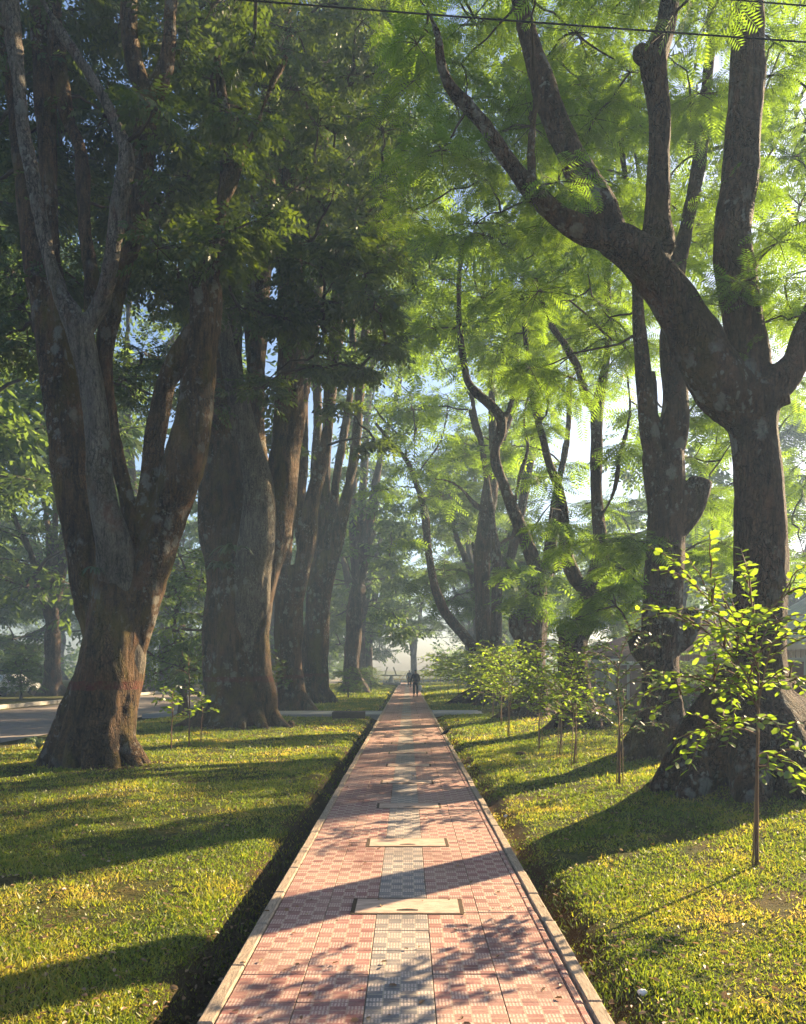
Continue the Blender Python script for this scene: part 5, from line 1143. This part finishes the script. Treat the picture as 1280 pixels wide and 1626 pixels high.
def person(label, loc, rz, H, shirt, trousers, bag=False, cap=False):
    t = thing('person', label, 'person', loc, rz); k = H / 1.7
    S = lambda js: [tuple(c * k for c in j[:3]) + ((j[3] * k) if np.isscalar(j[3]) else tuple(q * k for q in j[3]),) for j in js]
    body = S([(0, 0, .95, (.15, .11)), (0, .01, 1.12, (.14, .10)), (0, .02, 1.30, (.155, .10)), (0, .0, 1.42, (.10, .08)), (0, 0, 1.48, .052), (0, .01, 1.56, (.065, .075)), (0, .01, 1.64, (.068, .08)), (0, .0, 1.70, .04),
              (.17, 0, 1.41, .058), (.23, -.03, 1.16, .046), (.24, .05, .93, .034), (.245, .09, .86, .03), (-.17, 0, 1.41, .058), (-.24, .03, 1.16, .046), (-.27, -.02, .92, .034), (-.275, -.03, .85, .03),
              (.10, .0, .88, .092), (.10, .08, .50, .062), (.10, .02, .12, .042), (.10, .06, .04, .04), (.10, .17, .03, .035), (-.10, .0, .88, .092), (-.10, -.04, .50, .062), (-.11, -.22, .14, .042), (-.11, -.2, .05, .04), (-.11, -.1, .03, .035)])
    E = [(0, 1), (1, 2), (2, 3), (3, 4), (4, 5), (5, 6), (6, 7), (3, 8), (8, 9), (9, 10), (10, 11), (3, 12), (12, 13), (13, 14), (14, 15), (0, 16), (16, 17), (17, 18), (18, 19), (19, 20), (0, 21), (21, 22), (22, 23), (23, 24), (24, 25)]
    skin_body('body', body, E, M['skin'], t)
    sh = S([(0, 0, .90, (.185, .14)), (0, .01, 1.12, (.172, .128)), (0, .02, 1.30, (.18, .125)), (0, .0, 1.43, (.12, .09)), (.18, 0, 1.41, .076), (.24, -.03, 1.16, .062), (.245, .04, .97, .048), (-.18, 0, 1.41, .076), (-.25, .03, 1.16, .062), (-.275, -.015, .97, .048)])
    skin_body('shirt', sh, [(0, 1), (1, 2), (2, 3), (3, 4), (4, 5), (5, 6), (3, 7), (7, 8), (8, 9)], shirt, t)
    tr = S([(0, 0, .95, (.165, .12)), (.10, .0, .86, .11), (.10, .08, .50, .082), (.10, .03, .13, .07), (-.10, .0, .86, .11), (-.10, -.04, .50, .082), (-.11, -.21, .16, .07)])
    skin_body('trousers', tr, [(0, 1), (1, 2), (2, 3), (0, 4), (4, 5), (5, 6)], trousers, t)
    skin_body('hair', S([(0, -.005, 1.60, (.078, .085)), (0, 0, 1.67, (.078, .088)), (0, .0, 1.72, .05)]), [(0, 1), (1, 2)], M['hair'], t)
    for s, y, yy in ((.10, .03, .2), (-.11, -.23, -.06)): skin_body('shoe', S([(s, y, .05, .052), (s, (y + yy) / 2, .045, .05), (s, yy, .035, .04)]), [(0, 1), (1, 2)], M['shoe'], t)
    for sx, x, y, z in ((1, .245, .09, .86), (-1, -.275, -.03, .85)):   # hands: palm with four fingers and a thumb, lightly curled
        js = [(x, y, z, .026), (x, y + .01, z - .05, .03)]; ed = [(0, 1)]
        for f_ in range(4):
            b0 = len(js); o_ = (f_ - 1.5) * .018; l_ = (.07, .08, .075, .055)[f_]
            js += [(x, y + .01 + o_, z - .08, .009), (x - sx * .006, y + .012 + o_, z - .08 - l_ * .55, .0085), (x - sx * .022, y + .014 + o_, z - .08 - l_, .007)]; ed += [(1, b0), (b0, b0 + 1), (b0 + 1, b0 + 2)]
        b0 = len(js); js += [(x - sx * .01, y + .045, z - .04, .011), (x - sx * .022, y + .055, z - .085, .009)]; ed += [(1, b0), (b0, b0 + 1)]
        skin_body('hand', S(js), ed, M['skin'], t, 1)
    return t
ml = (P(660, 1106, 47.2)[0], 47.2, .0)
person('man in dark shirt and trousers walking away along the path with a white bag', ml, 0, 1.66, M['shirt'], M['trousers'])
bag = MB(); bx, by, bz = ml[0] + .30, ml[1] + .1, .70
aa = np.linspace(0, 2 * math.pi, 11)[:-1]; rings = [(.02, .03), (.10, -.03), (.13, -.15), (.12, -.30), (.05, -.36)]
bag.add([(r_ * math.cos(a), r_ * .6 * math.sin(a), z) for r_, z in rings for a in aa], [(r_ * 10 + i_, r_ * 10 + (i_ + 1) % 10, (r_ + 1) * 10 + (i_ + 1) % 10, (r_ + 1) * 10 + i_)[::-1] for r_ in range(4) for i_ in range(10)] + [tuple(range(40, 50))])
tag(bag.build('carrier_bag', M['paper'], None, True, (bx - .02, by - .0, bz + .02)), 'white plastic bag hanging from the walking man\'s right hand', 'bag')
person('farther person in a blue-grey top walking beyond the man in dark clothes', (P(650, 1091, 72)[0], 72, 0), 0, 1.62, M['shirt2'], M['trousers'])
# bird on the kerb
M['feathers'] = mat_simple('black_feathers', (.008, .008, .01), .5, .2, 20)
bp = P(709, 1172, 18.8); bird = thing('bird', 'small black bird standing on the right kerb of the path', 'bird', (.93, 18.7, .008), rad(20))
skin_body('body', [(0, 0, .13, (.04, .045)), (.055, 0, .155, (.034, .036)), (.09, 0, .185, .022), (.105, 0, .205, .024), (-.06, 0, .105, (.028, .02)), (-.13, 0, .07, (.018, .007)), (-.18, 0, .05, (.016, .005))], [(0, 1), (1, 2), (2, 3), (0, 4), (4, 5), (5, 6)], M['feathers'], bird)
for s in (-1, 1):
    MB().tube([(.0, s * .02, .10), (.01, s * .022, .055), (.0, s * .022, .004)], [.006, .004, .004], 6).build('leg', M['shoe'], bird)
    MB().add([(.05, s * .037, .16), (-.02, s * .046, .15), (-.12, s * .02, .085), (-.03, s * .044, .11), (.05, s * .032, .16), (-.02, s * .04, .15), (-.12, s * .014, .085), (-.03, s * .038, .11)], [(0, 1, 2, 3), (4, 7, 6, 5), (0, 4, 5, 1), (1, 5, 6, 2), (2, 6, 7, 3), (3, 7, 4, 0)]).build if False else None
MB().tube([(.122, 0, .204), (.155, 0, .196)], [.009, .001], 6).build('beak', M['shoe'], bird)

# ------------------------------------------------------------------ haze
mb = MB().box((0, 70, 14), (150, 190, 32)); 
hz = NT('haze_air'); pv = hz.n('ShaderNodeVolumePrincipled'); pv.inputs['Color'].default_value = (.50, .69, 1, 1); pv.inputs['Density'].default_value = .0021; pv.inputs['Anisotropy'].default_value = .2
hz.t.links.new(pv.outputs[0], hz.out.inputs['Volume'])
tag(mb.build('haze', hz.m), kind='stuff')
